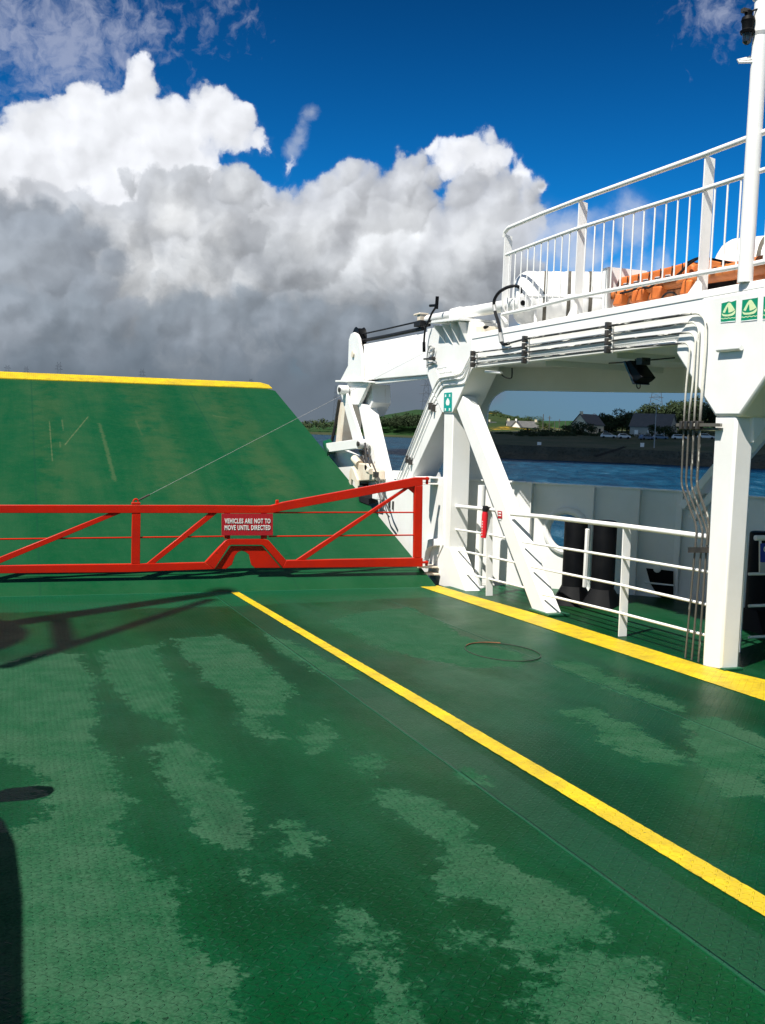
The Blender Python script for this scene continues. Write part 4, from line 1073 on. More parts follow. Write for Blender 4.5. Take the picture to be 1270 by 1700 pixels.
# ------------------------------------------------------------------ hydraulic cylinder, ropes and hoses on the forward column
def cylinder():
    X = XS+0.16
    A, B = onX(709, 530.5, X), onX(868, 503, X)
    t = thing('hydraulic_cylinder', 'thick white hydraulic cylinder lying on top of the forward column', 'cylinder', (A+B)/2)
    ax = V(B-A); L = ax.length; d = np.array(ax.normalized())
    m = MB(); m.lathe(A, ax, [(0, 0.055), (0.06, 0.066), (0.06, 0.068), (L*0.36, 0.069), (L*0.37, 0.085), (L*0.5, 0.085), (L*0.51, 0.078), (L*0.83, 0.078), (L*0.835, 0.083), (L*0.94, 0.083), (L*0.945, 0.092), (L*0.985, 0.092), (L, 0.080)], 24)
    m.build('barrel', 'white_paint', t)
    m = MB(); m.lathe(B, ax, [(0.001, 0.03), (0.006, 0.03)], 16); m.lathe(B, ax, [(-0.01, 0.034), (0.003, 0.034)], 16); m.build('end_bore', 'black_paint', t)
    c = onX(767, 522, X); m = MB(); m.box(c, (0.26, 0.34, 0.17)); m.lathe(c+XO*-0.16, (1, 0, 0), [(0, 0.07), (0.32, 0.07)], 16); m.build('trunnion', 'white_paint', t, bevel=0.02)
    c = onX(699, 524.5, X-0.03); m = MB(); m.box(c+np.array([0, 0, 0.022]), (0.16, 0.24, 0.028)); m.box(c+np.array([0, -0.05, -0.035]), (0.12, 0.12, 0.09)); m.build('clevis', 'cream_paint', t, bevel=0.006, split=True)
    c = onX(701, 538, X-0.06); m = MB(); m.box(c, (0.18, 0.26, 0.08)); m.tube([c+np.array([0, -0.05, 0.0]), c+np.array([0, -0.36, 0.02])], 0.016, 8); m.build('rod_end', 'black_rubber', t, bevel=0.006)
    m = MB(); p = onX(805, 543.5, XS+0.05); m.lathe(p, (0, -1, 0), [(0, 0.025), (0.05, 0.02), (0.11, 0.006)], 10); m.build('pin', 'black_paint', t)
    g1 = 'black lifting ropes over the forward beam'
    for lab, a, b, r in (('thin black rope from the sheave to the cylinder rod', (593,556.5), (696,533.5), 0.014), ('thick black rope lying along the top of the forward beam', (598,566.5), (702,545.5), 0.032)):
        m = MB(); pa, pb = onX(*a, XS+0.08), onX(*b, XS+0.08)
        m.tube([pa, pa*0.5+pb*0.5-np.array([0, 0, 0.004]), pb], r, 10); tag(m.build('lifting_rope', 'black_rubber'), lab, 'rope', g1)
    # hoses
    h1 = [(726,494,-0.03),(723.5,509,-0.04),(717,520,-0.06),(711,534,-0.09),(707.5,541,-0.10),(705,553,-0.10),(703.8,572,-0.09),(704,584,-0.07)]
    t = thing('hydraulic_hose', 'black hydraulic hose hanging down the forward column head', 'hose', onX(704, 584, XS-0.07), 'black hydraulic hoses')
    m = MB(); m.tube(smooth_path([onX(a, b, XS+o) for a, b, o in h1], 4), 0.016, 10); m.build('hose', 'black_rubber', t)
    m = MB(); m.tube([onX(726, 492, XS-0.03), onX(724.5, 513, XS-0.03)], 0.026, 10); m.tube([onX(724, 507, XS-0.03), onX(714, 507.5, XS-0.03)], 0.02, 10); m.tube([onX(703.8, 568, XS-0.09), onX(704, 584, XS-0.07)], 0.024, 10)
    m.build('fitting', 'black_paint', t, split=True)
    h2 = [(864.5,486,0.16),(864,479,0.13),(858,475,0.08),(848,475.5,0.02),(838,479,-0.03),(828,486,-0.05),(821.5,496,-0.06),(820,506,-0.06),(822.5,520,-0.06),(827,534,-0.06),(830,550,-0.06),(832,566,-0.055),(836,571.5,-0.05),(845,570,-0.05)]
    t = thing('hydraulic_hose', 'thick black hose looping from the cylinder end down to the pipes', 'hose', onX(838, 572, XS-0.05), 'black hydraulic hoses')
    m = MB(); m.tube(smooth_path([onX(a, b, XS+o) for a, b, o in h2], 4), 0.021, 10); m.build('hose', 'black_rubber', t)
    m = MB(); m.tube([onX(820.4, 507, XS-0.06), onX(822, 517, XS-0.06)], 0.025, 10); m.tube([onX(830, 553, XS-0.06), onX(832.5, 568, XS-0.055)], 0.027, 10); m.build('fitting', 'grey_steel', t, split=True)
    # small valve block
    t = thing('valve_block', 'small grey valve with short pipes below the hanging hose', 'valve', onX(712, 604, XS-0.06))
    m = MB(); m.box(onX(717, 595, XS-0.06), (0.05, 0.10, 0.05)); m.tube([onX(704, 596, XS-0.06), onX(722, 595, XS-0.06)], 0.014, 8); m.build('valve_body', 'dark_steel', t)
    m = MB(); m.tube([onX(721, 577, XS-0.06), onX(717.5, 592, XS-0.06)], 0.013, 8); m.tube(fillet([onX(712, 574, XS-0.05), onX(709, 590, XS-0.05), onX(709, 610, XS-0.05)], 0.05), 0.012, 8)
    m.tube(smooth_path([onX(a, b, XS-0.05) for a, b in ((711,580),(715,574),(719,578),(718,583),(712,585))], 4), 0.010, 8); m.tube([onX(709,606,XS-0.05), onX(720,601,XS-0.05), onX(724,603,XS-0.05)], 0.014, 8); m.build('short_pipe', 'grey_steel', t, split=True)
cylinder()

# ------------------------------------------------------------------ hydraulic pipes and clamps
def pipes():
    gp = 'hydraulic pipes along the deck beam'
    X1, X2 = XS-0.06, XS+0.03
    runs = [
     ('topmost hydraulic pipe on the deck beam, fed by the thick hose', 0.0125, [(843,570.3),(871,563),(1009,541.5),(1160,519),(1172,531),(1171.5,575),(1165,657),(1162,700),(1159,770),(1156.5,806),(1178,868),(1174,905)]),
     ('second hydraulic pipe from the top on the deck beam', 0.0095, [(784,586),(871,575.5),(1040,550.8),(1153,534.5),(1160.5,545),(1157.8,603),(1153,690),(1149,770),(1147,806),(1171,872),(1174.5,885),(1160,1090)]),
     ('third hydraulic pipe from the top on the deck beam', 0.0095, [(784,595.5),(871,585),(1040,562.5),(1148,551.5),(1155,560.5),(1149.8,639),(1144,690),(1140.5,770),(1138.5,806),(1164,871),(1166.5,884),(1148.5,1093)]),
     ('lowest hydraulic pipe on the deck beam', 0.009, [(784,604),(871,595.5),(1040,577),(1140,569.5),(1145.5,577),(1138.9,644),(1136,690),(1132.5,770),(1131,806),(1155,869),(1156.5,882),(1138,1087)])]
    for lab, r, px in runs:
        pts = [onX(a, b, X1 if i < 7 else (X1 if b < 860 else XS+0.02)) for i, (a, b) in enumerate(px)]
        if px[-1][1] > 1000: pts[-1][2] = zdeck(pts[-1][1])+0.002
        m = MB(); m.tube(fillet(pts, 0.075, 5), r, 10); tag(m.build('hydraulic_pipe', 'peeling_pipe'), lab, 'pipe', gp)
    gb = 'thin pipes running down the forward brace'
    small = [
     ('outer thin pipe bent round the forward column head', [(782,589),(767,619),(757,622.5),(731,627),(726,632),(712,663),(668,773),(645,832)]),
     ('middle thin pipe bent round the forward column head', [(782,594.5),(770,625),(765,628.5),(733,633),(729,638),(716,667),(672,776),(649,835)]),
     ('inner thin pipe bent round the forward column head', [(782.5,601),(773.5,634),(768,637),(737,640.5),(732,645),(720,671),(676,779),(653,838)])]
    for lab, px in small:
        m = MB(); m.tube(fillet([onX(a, b, XS-0.034 if b < 660 else XS-0.006) for a, b in px], 0.06, 4), 0.009, 8); tag(m.build('hydraulic_pipe', 'white_paint'), lab, 'pipe', gb)
    gc = 'dark clamps holding the hydraulic pipes'
    def clamp(lab, px, n, X, vertical=True, w=0.042):
        a, b = onX(*px[0], X), onX(*px[1], X)
        t = thing('pipe_clamp', lab, 'clamp', (a+b)/2, gc)
        d = b-a
        for k in range(n):
            c = a + d*((k+0.5)/n); s = np.linalg.norm(d)/n*0.88
            m = MB(); m.box(c, (0.062, w if vertical else s, s if vertical else w)); m.build('clamp_block', 'dark_steel', t, bevel=0.005)
        m = MB(); m.bar(a+np.array([0.034, 0, 0]), b+np.array([0.034, 0, 0]), 0.014, 0.07); m.build('clamp_plate', 'white_paint', t)
    clamp('pipe clamp at the forward column head', ((785,582),(784.6,610)), 3, XS-0.075)
    clamp('pipe clamp below the thick looping hose', ((871.5,557),(870,604)), 4, XS-0.065)
    clamp('pipe clamp halfway along the deck beam', ((1010,534),(1008.4,587)), 4, XS-0.065)
    clamp('upper pipe clamp on the forward brace', ((712,673),(722,679)), 2, XS-0.012, True, 0.04)
    clamp('middle pipe clamp on the forward brace', ((674,761),(684,767)), 2, XS-0.012, True, 0.04)
    clamp('lower pipe clamp on the forward brace', ((646,834),(657,841)), 2, XS-0.012, True, 0.04)
    t = thing('pipe_bracket', 'bracket carrying the falling pipes beside the near column', 'bracket', onX(1160, 711, XS-0.04))
    m = MB(); m.bar(onX(1126, 705.5, X1), onX(1195, 705.5, X1), 0.05, 0.028); m.bar(onX(1150, 712, X1+0.02), onX(1195, 712, X1+0.02), 0.03, 0.02); m.build('bar', 'peeling_pipe', t, split=True)
    m = MB()
    for x in (1134.5, 1142.5, 1151.5, 1161): m.box(onX(x, 706, X1-0.01), (0.07, 0.038, 0.075))
    m.build('clamp_block', 'dark_steel', t, bevel=0.004, split=True)
    t = thing('pipe_bracket', 'low dark bracket on the pipes behind the long railing', 'bracket', onX(1160, 917, XS+0.02))
    m = MB(); m.bar(onX(1145, 913, XS+0.0), onX(1178, 913, XS+0.0), 0.04, 0.05); m.build('bar', 'dark_steel', t)
    # short drain tube and wire under the beam
    m = MB(); m.tube([onX(806, 617, XS+0.02), onX(832, 619, XS+0.02)], 0.018, 8); tag(m.build('drain_tube', 'white_paint'), 'short white tube under the forward end of the deck beam', 'tube')
    m = MB(); m.tube(smooth_path([onX(a, b, XS+0.08) for a, b in ((831,620),(838,626),(848,628),(850,622),(850,611))], 4), 0.009, 6); tag(m.build('cable', 'black_rubber'), 'black cable hanging in a hook under the deck beam', 'cable')
pipes()

# ------------------------------------------------------------------ floodlight under the deck beam
def floodlight():
    X = XS+0.20; c = onX(1053, 620, X)
    t = thing('floodlight', 'black floodlight hanging under the deck beam', 'floodlight', c)
    a, b = onX(1044, 604, X), onX(1058, 634, X)
    m = MB(); m.prism([onX(p, q, X-0.07) for p, q in ((1036,600),(1046,598),(1066,626),(1059,632),(1051,637))], (0.17, 0, 0)); m.build('lamp_housing', 'black_paint', t, bevel=0.01)
    m = MB(); m.prism([onX(p, q, X-0.08) for p, q in ((1034,600),(1037,599),(1053,637),(1050,638))], (0.19, 0, 0)); m.build('lamp_glass', 'window_dark', t, bevel=0.003)
    m = MB(); m.tube(fillet([onX(1055, 596, X), onX(1055, 603, X), onX(1062, 605, X)], 0.02), 0.008, 6); m.box(onX(1068, 600, X), (0.10, 0.10, 0.07)); m.build('bracket', 'dark_steel', t, split=True)
    m = MB(); m.tube(smooth_path([onX(a_, b_, X) for a_, b_ in ((1058,634),(1057,641),(1060,645),(1063,641),(1060,630))], 4), 0.006, 6); m.tube([onX(1011,603,X), onX(1040,601,X), onX(1075,598,X), onX(1120,594,X)], 0.007, 6); m.build('cable', 'black_rubber', t, split=True)
floodlight()

# ------------------------------------------------------------------ upper railing and mast
UX = XS+0.05
def upper_rail():
    t = thing('upper_railing', 'white railing with thin balusters along the upper deck edge', 'railing', (UX, 9.0, 1.37))
    top = [(837,394),(838.5,385),(845,378),(900,355),(957,333),(1164,258.7),(1231,233.5),(1270,219),(1400,171)]
    mid = [(841,423),(900,400.5),(955,380.7),(1165,315.3),(1229,294.5),(1270,281.5),(1400,240)]
    low = [(833,524),(836,521.5),(882,512),(915,503),(951,494),(1167,453),(1220,444),(1270,434),(1400,411)]
    tp = [onX(a, b, UX) for a, b in top]; mp = [onX(a, b, UX) for a, b in mid]; lp = [onX(a, b, UX) for a, b in low]
    m = MB(); m.tube(tp, 0.026, 12); m.build('top_rail', 'white_paint', t)
    m = MB(); m.tube(mp, 0.0215, 12); m.build('mid_rail', 'white_paint', t)
    m = MB(); m.tube(fillet([onX(841, 536, UX)]+lp, 0.03), 0.0225, 12); m.build('low_rail', 'white_paint', t)
    def at(path, Y):
        for a, b in zip(path, path[1:]):
            if (a[1]-Y)*(b[1]-Y) <= 0: 
                k = (Y-a[1])/(b[1]-a[1]+1e-9); return a+(b-a)*k
        return path[-1]
    Ys = [onX(837.5, 400, UX)[1], onX(961, 340, UX)[1], onX(1170, 265, UX)[1], onX(1170, 265, UX)[1]-2.05]
    for i, Y in enumerate(Ys):
        a = at(tp, Y); b = np.array([UX, Y, 1.37])
        m = MB(); w = 0.105
        l = at(lp, Y)
        m.prism([(UX-0.006, Y, a[2]-0.01), (UX+w, Y, a[2]-0.03), (UX+w, Y, 1.372), (UX-0.006, Y, 1.372)], (0, -0.014, 0))
        m.build('post', 'white_paint', t, bevel=0.002)
        if i:
            m = MB(); m.prism([(UX+0.01, Y+0.0, l[2]-0.03), (UX+0.01, Y-0.035, l[2]-0.10), (UX+0.01, Y-0.04, 1.372), (UX+0.01, Y+0.16, 1.372)], (0.014, 0, 0)); m.build('base_bracket', 'white_paint', t)
    for (Ya, Yb, n) in ((Ys[0], Ys[1], 10), (Ys[1], Ys[2], 11), (Ys[2], Ys[3], 11)):
        for k in range(n):
            Y = Ya + (Yb-Ya)*(k+1)/(n+1); a, b = at(mp, Y), at(lp, Y)
            m = MB(); m.tube([a, b], 0.0085, 8); m.build('baluster', 'white_paint', t)
    # mast
    X = XS-0.0
    a, b = onX(1236, 480, X), onX(1255.5, 5, X)
    t = thing('signal_mast', 'white tubular mast rising through the upper railing', 'mast', a)
    b = np.array([a[0], a[1], b[2]]); 
    m = MB(); m.tube([np.array([a[0], a[1], 1.37]), b], 0.0635, 24); m.build('mast_tube', 'white_paint', t)
    m = MB(); m.lathe(b, (0, 0, 1), [(0, 0.0636), (0.005, 0.082), (0.03, 0.082), (0.035, 0.066), (2.2, 0.066)], 20); m.build('mast_flange', 'white_paint', t)
    lft = np.array([-0.17, 0.10, 0.0])
    z = onX(1240, 108, X)[2]
    o = np.array([a[0], a[1], z])
    m = MB(); m.tube([o+lft*0.2+np.array([0.0, 0.04, 0.03]), o+lft*0.85, o+lft*0.9+np.array([0.02, -0.01, -0.02]), o+lft*0.3+np.array([0, -0.03, -0.03])], 0.011, 8); m.prism([o+lft*0.25+np.array([0, 0.03, 0]), o+lft*0.8, o+lft*0.3+np.array([0, -0.04, 0])], (0, 0, -0.008)); m.build('step_bracket', 'white_paint', t)
    m = MB(); m.lathe(np.array([a[0], a[1], onX(1240, 72, X)[2]]), (0, 0, 1), [(0, 0.0655), (0.03, 0.0655)], 20); m.build('clamp_band', 'grey_steel', t)
    L = thing('mast_lamp', 'black deck lamp fixed on the mast', 'lamp', np.array([a[0], a[1], onX(1238, 88, X)[2]]) + np.array([-0.095, 0.03, 0]))
    lx = onX(1227, 60, X-0.03); zt, zb = onX(1226, 34, X-0.03)[2], onX(1229, 88, X-0.03)[2]
    o = np.array([a[0]-0.105, a[1]+0.035, zb]); hgt = zt-zb
    m = MB(); m.lathe(o, (0, 0, 1), [(0, 0.015), (hgt*0.06, 0.036), (hgt*0.28, 0.040), (hgt*0.30, 0.042)], 16); m.build('lamp_lens', 'window_dark', L)
    m = MB(); m.lathe(o+np.array([0, 0, hgt*0.305]), (0, 0, 1), [(0, 0.055), (hgt*0.07, 0.062), (hgt*0.12, 0.045), (hgt*0.3, 0.050), (hgt*0.36, 0.058), (hgt*0.46, 0.05), (hgt*0.5, 0.03), (hgt*0.62, 0.035), (hgt*0.68, 0.012)], 16); m.build('lamp_body', 'black_paint', L)
    m = MB(); m.box(o+np.array([0.05, -0.01, hgt*0.55]), (0.09, 0.03, 0.05)); m.box(o+np.array([-0.03, 0.0, hgt*0.93]), (0.07, 0.04, 0.03)); m.build('bracket', 'dark_steel', L, split=True)
    m = MB(); m.tube(smooth_path([o+np.array(q) for q in ((0.01, -0.02, hgt*0.92), (0.07, -0.06, hgt*0.95), (0.17, -0.075, hgt*0.70), (0.26, -0.03, hgt*0.5), (0.30, 0.0, hgt*0.2))], 5), 0.008, 8); m.build('cable', 'black_rubber', L)
upper_rail()

# ------------------------------------------------------------------ life-saving gear on the upper deck
def canister(label, c, L, r, ang, groups, z_off=0.0):
    t = thing('liferaft_canister', label, 'canister', c, groups)
    d = np.array([math.sin(ang), math.cos(ang), 0]); o = np.array(c)+np.array([0, 0, r+0.02])-d*L/2
    prof = [(0, r*0.25), (0.012, r*0.5), (0.04, r*0.70), (0.09, r*0.88), (0.16, r*0.98)]
    n = 6
    for k in range(n):
        a = 0.18+(L-0.36)*k/n; b = 0.18+(L-0.36)*(k+1)/n
        prof += [(a, r), (b-0.05, r), (b-0.04, r*0.985), (b-0.01, r*0.985)]
    prof += [(L-0.16, r*0.98), (L-0.09, r*0.88), (L-0.04, r*0.70), (L-0.012, r*0.5), (L, r*0.25)]
    m = MB(); m.lathe(o, d, prof, 32); m.build('shell', 'white_canister', t, smooth=50)
    m = MB(); s = np.array([d[1], -d[0], 0]); m.bar(o+d*0.1-s*0.0, o+d*(L-0.1), 2*r*1.02, 0.04); m.build('seam_flange', 'white_canister', t, bevel=0.01)
    for f in (0.30, 0.52, 0.72):
        m = MB(); m.lathe(o+d*(L*f), d, [(0, r*1.0), (0.0, r*1.012), (0.045, r*1.012), (0.045, r)], 32); m.build('strap', 'strap', t)
    for f in (0.22, 0.78):
        q = o+d*(L*f); m = MB(); m.prism([q+np.array([0, 0, -r-0.02])+s*(r*0.9), q+np.array([0, 0, -r-0.02])-s*(r*0.9), q+np.array([0, 0, -r*0.55])-s*(r*0.95), q+np.array([0, 0, -r*0.9])-s*(r*0.3), q+np.array([0, 0, -r*0.9])+s*(r*0.3), q+np.array([0, 0, -r*0.55])+s*(r*0.95)], d*0.04)
        m.prism([np.array([w[0], w[1], 1.346]) for w in (q+s*(r*0.85), q-s*(r*0.85), q-s*(r*0.85)+d*0.04, q+s*(r*0.85)+d*0.04)], (0, 0, max(q[2]-r-0.021-1.346, 0.02))); m.build('cradle', 'white_paint', t)
    return t
gl = 'white liferaft canisters on the upper deck'
cc = onX(937, 491, 6.72)
canister('white liferaft canister behind the forward end of the upper railing', (cc[0], cc[1], cc[2]+0.31-0.74), 1.36, 0.36, R_(119), gl)
c2 = onX(1330, 443, 7.4)
canister('white liferaft canister behind the mast, only its top showing', (c2[0], c2[1], c2[2]-0.36), 1.7, 0.34, R_(150), gl)
def rescue_boat():
    t = thing('rescue_boat', 'orange inflatable rescue boat lying behind the upper railing', 'boat', (6.7, 7.6, 1.36))
    P = lambda a, b, X: onX(a, b, X)
    X = 6.12
    # lower tube, upper tube and side panels
    lt = [P(1016,491,X), P(1060,482,X), P(1110,472,X), P(1150,464,X), P(1200,454,X), P(1270,440,X), P(1380,420,X)]
    m = MB(); m.tube([lt[0]+np.array([0.06, 0.04, 0])]+lt, [0.03]+[0.042, 0.047, 0.052, 0.06, 0.075, 0.09, 0.10], 16); m.build('lower_tube', 'orange_tube', t)
    up_ = [(1013,477,470,6.2),(1013,490,455,6.2)]
    def panel(name, px, Xp, th, mat, lab=None):
        m = MB(); m.prism([P(a, b, Xp) for a, b in px], (th, 0, 0)); return m.build(name, mat, t, bevel=0.02, label=lab)
    panel('side_panel', [(1013,479),(1013,463),(1050,456),(1085,449),(1120,440),(1141,434),(1150,440),(1150,458),(1085,468)], X+0.10, 0.55, 'orange_fabric')
    panel('bow_cover', [(1150,440),(1165,433),(1185,430),(1212,438),(1230,445),(1226,455),(1150,462)], X+0.12, 0.5, 'orange_tube')
    for x0, x1 in ((1018,1030),(1046,1053),(1056,1064),(1078,1093),(1129,1143)):
        panel('fender_block', [(x0-3,508-(x0-1018)*0.16),(x0+4,487-(x0-1018)*0.2),(x1+4,486-(x0-1018)*0.2),(x1-2,507-(x0-1018)*0.16)], X-0.08, 0.10, 'orange_fabric')
    panel('shadow_panel', [(1012,512),(1012,492),(1150,464),(1150,490)], X+0.13, 0.4, 'rust')  # brown panel standing for the shadow under the orange tubes
    panel('floor_chock', [(1150,494),(1150,466),(1262,448),(1262,476)], X+0.2, 0.4, 'black_rubber')
    for x0 in (1034, 1051, 1066, 1086, 1103):
        panel('reflective_patch', [(x0,476-(x0-1034)*0.2),(x0,470-(x0-1034)*0.2),(x0+9,469-(x0-1034)*0.2),(x0+9,474.5-(x0-1034)*0.2)], X+0.09, 0.02, 'grey_patch')
    for x0 in (1027, 1042, 1060, 1078, 1097, 1116, 1133):
        a, b = P(x0, 463-(x0-1027)*0.245, X+0.085), P(x0-4, 486-(x0-1027)*0.19, X-0.05)
        m = MB(); m.tube(smooth_path([a, P(x0-1, 474-(x0-1027)*0.22, X+0.06), b], 3), 0.006, 6); m.build('lashing', 'black_rubber', t)
    m = MB(); m.tube(smooth_path([P(a, b, X-0.07) for a, b in ((1030,487),(1050,482),(1062,474),(1076,478),(1090,470),(1112,466),(1130,452),(1142,440),(1160,428))], 4), 0.012, 8); m.tube(smooth_path([P(a, b, X-0.06) for a, b in ((1098,496),(1106,487),(1118,486),(1126,494))], 4), 0.010, 8); m.build('grab_line', 'black_rubber', t, split=True)
    m = MB(); m.tube(smooth_path([P(a, b, X+0.05) for a, b in ((1141,436),(1160,428),(1180,430),(1212,437),(1226,446),(1218,462),(1225,474))], 4), 0.011, 8); m.build('grab_line', 'black_rubber', t, split=True)
    pn = panel('name_panel', [(1222,451),(1222,474),(1280,460),(1280,437)], X-0.02, 0.03, 'orange_tube')
    a, b = P(1225, 460, X-0.023), P(1264.5, 448.2, X-0.023)
    u = (b-a)/np.linalg.norm(b-a); me = text_mesh('BREEZE', 0.062, 0.001)
    xs = [v.co.x for v in me.vertices]; k = np.linalg.norm(b-a)/(max(xs)-min(xs))
    for v in me.vertices: v.co.x *= k
    w = np.cross(u, np.array([-1.0, 0, 0])); w = -w if w[2] < 0 else w
    place_text(me, (a+b)/2, u, w, (-1, 0, 0), 'lettering', 'black_paint', pn)
    # dark uprights of the stowage
    r = thing('raft_rack', 'grey upright stowage plate between the canister and the orange boat', 'rack', onX(1000, 515, XS+0.25))
    m = MB(); m.prism([onX(a_, b_, XS+0.30) for a_, b_ in ((1001,446),(1010,443),(1010,513),(1000,515))], (0.5, 0, 0)); m.build('upright', 'white_paint', r)
    m = MB(); m.bar(onX(1011, 446, XS+0.29), onX(1010, 512, XS+0.29), 0.03, 0.03); m.build('edge_bar', 'grey_steel', r)
rescue_boat()

# ------------------------------------------------------------------ ramp linkage at the forward end
def linkage():
    X = XS-0.16
    t = thing('ramp_link', 'white two-bar link joining the ramp edge to the forward beam', 'link', onX(568, 750, X))
    m = MB(); m.prism(xpoly([(541,736),(591,729),(594.5,744),(543.5,751)], X-0.05), (0.09, 0, 0)); m.build('link_arm', 'white_paint', t, bevel=0.008)
    m = MB(); m.prism(xpoly([(563,644),(571,641),(601,735),(594,746),(588,740)], X+0.05), (0.05, 0, 0)); m.build('link_bar', 'white_paint', t, bevel=0.008)
    for (x, y) in ((562, 647), (593, 737)):
        m = MB(); m.lathe(onX(x, y, X-0.08), (1, 0, 0), [(0, 0.03), (0, 0.085), (0.18, 0.085), (0.18, 0.03)], 18); bo = m.build('pin_boss', 'white_paint', t)
        m = MB(); m.lathe(onX(x, y, X-0.10), (1, 0, 0), [(0, 0.02), (0, 0.045), (0.03, 0.045)], 12); m.build('pin', 'dark_steel', bo)
    t = thing('ramp_strut', 'cream strut standing behind the ramp link', 'strut', onX(564, 735, XS+0.25))
    m = MB(); m.prism(xpoly([(564,668),(573,668),(567,734),(557,735)], XS+0.22), (0.38, 0, 0)); m.build('strut_body', 'cream_paint', t, bevel=0.008)
    m = MB(); m.tube([onX(563.5, 664, XS+0.2), onX(557, 705, XS+0.2), onX(551, 732, XS+0.2)], 0.035, 8); tag(m.build('damper_rod', 'dark_steel'), 'dark rod leaning against the cream strut', 'rod')
    # winch box
    X = XS-0.22; c = onX(600, 790, X)
    t = thing('winch', 'cream winch box with fittings beside the ramp edge', 'winch', onX(600, 810, X))
    m = MB(); m.prism([onX(a, b, X) for a, b in ((583,777),(590,768),(607,770),(621,781),(622,797),(594,799),(592,808),(583,790))], (0.20, 0, 0)); m.build('winch_box', 'cream_paint', t, bevel=0.02)
    m = MB(); m.prism([onX(a, b, X-0.04) for a, b in ((580,782),(583,775),(586,778),(593,797),(593,811),(590,811),(589,800),(583,795),(582,806),(579,800))], (0.04, 0, 0)); m.build('winch_leg', 'cream_paint', t, bevel=0.004)
    m = MB(); m.lathe(onX(597, 771, X+0.02), (0, 1, 0.3), [(0, 0.07), (0.3, 0.07)], 14); m.lathe(onX(607, 775, X), (1, 0, 0), [(0, 0.06), (0.2, 0.06)], 14); m.lathe(onX(612, 782, X-0.03), (0, -1, 0), [(0, 0.05), (0.12, 0.05), (0.12, 0.02)], 12); m.build('winch_drum', 'cream_paint', t, split=True)
    m = MB()
    rr = random.Random(3)
    for k in range(9):
        x, y = 604+rr.uniform(-4, 6), 742+k*3.6; m.box(onX(x, y, X+0.1), (0.06, rr.uniform(0.05, 0.12), rr.uniform(0.03, 0.08)))
    for (a, b) in (((606,735),(609,775)), ((612,745),(616,780)), ((600,748),(607,772))): m.tube([onX(*a, X+0.08), onX(*b, X+0.08)], 0.018, 8)
    m.build('fitting', 'dark_steel', t, split=True)
    m = MB(); m.tube(fillet([onX(a, b, X+0.02) for a, b in ((614,758),(622,778),(630,800),(640,835),(648,852))], 0.05), 0.014, 8); m.tube(fillet([onX(a, b, X+0.02) for a, b in ((609,760),(618,782),(625,804),(636,845),(646,858))], 0.05), 0.012, 8); m.box(onX(624, 788, X), (0.06, 0.12, 0.09)); m.build('control_pipe', 'dark_steel', t, split=True)
    # black block in place of the dark recess under the winch, shade as colour
    m = MB(); m.prism([ramp(a, b, 0.02) for a, b in ((594,818),(606,806),(614,808),(624,836),(612,840),(596,834))], (0, 0, 0.10)); tag(m.build('recess_block', 'black_rubber'), 'black block standing for the dark recess on the ramp edge under the winch', 'recess')
    m = MB(); m.box(onX(627, 822, XS-0.12), (0.12, 0.22, 0.14)); tag(m.build('junction_box', 'white_paint', bevel=0.012), 'small white box below the winch', 'box')
    # lifting wire from the barrier gate to the beam
    a = onY(229, 831, GY+0.035); b = onX(704, 586, XS-0.09)
    m = MB(); m.tube([a, b], 0.0022, 6); tag(m.build('lifting_wire', 'grey_steel'), 'thin wire running from the barrier gate up to the gantry', 'wire')
    m = MB(); m.tube([a, a+(b-a)*0.035], 0.012, 8); tag(m.build('wire_clip', 'dark_steel'), 'dark clip at the gate end of the thin wire', 'clip')
linkage()

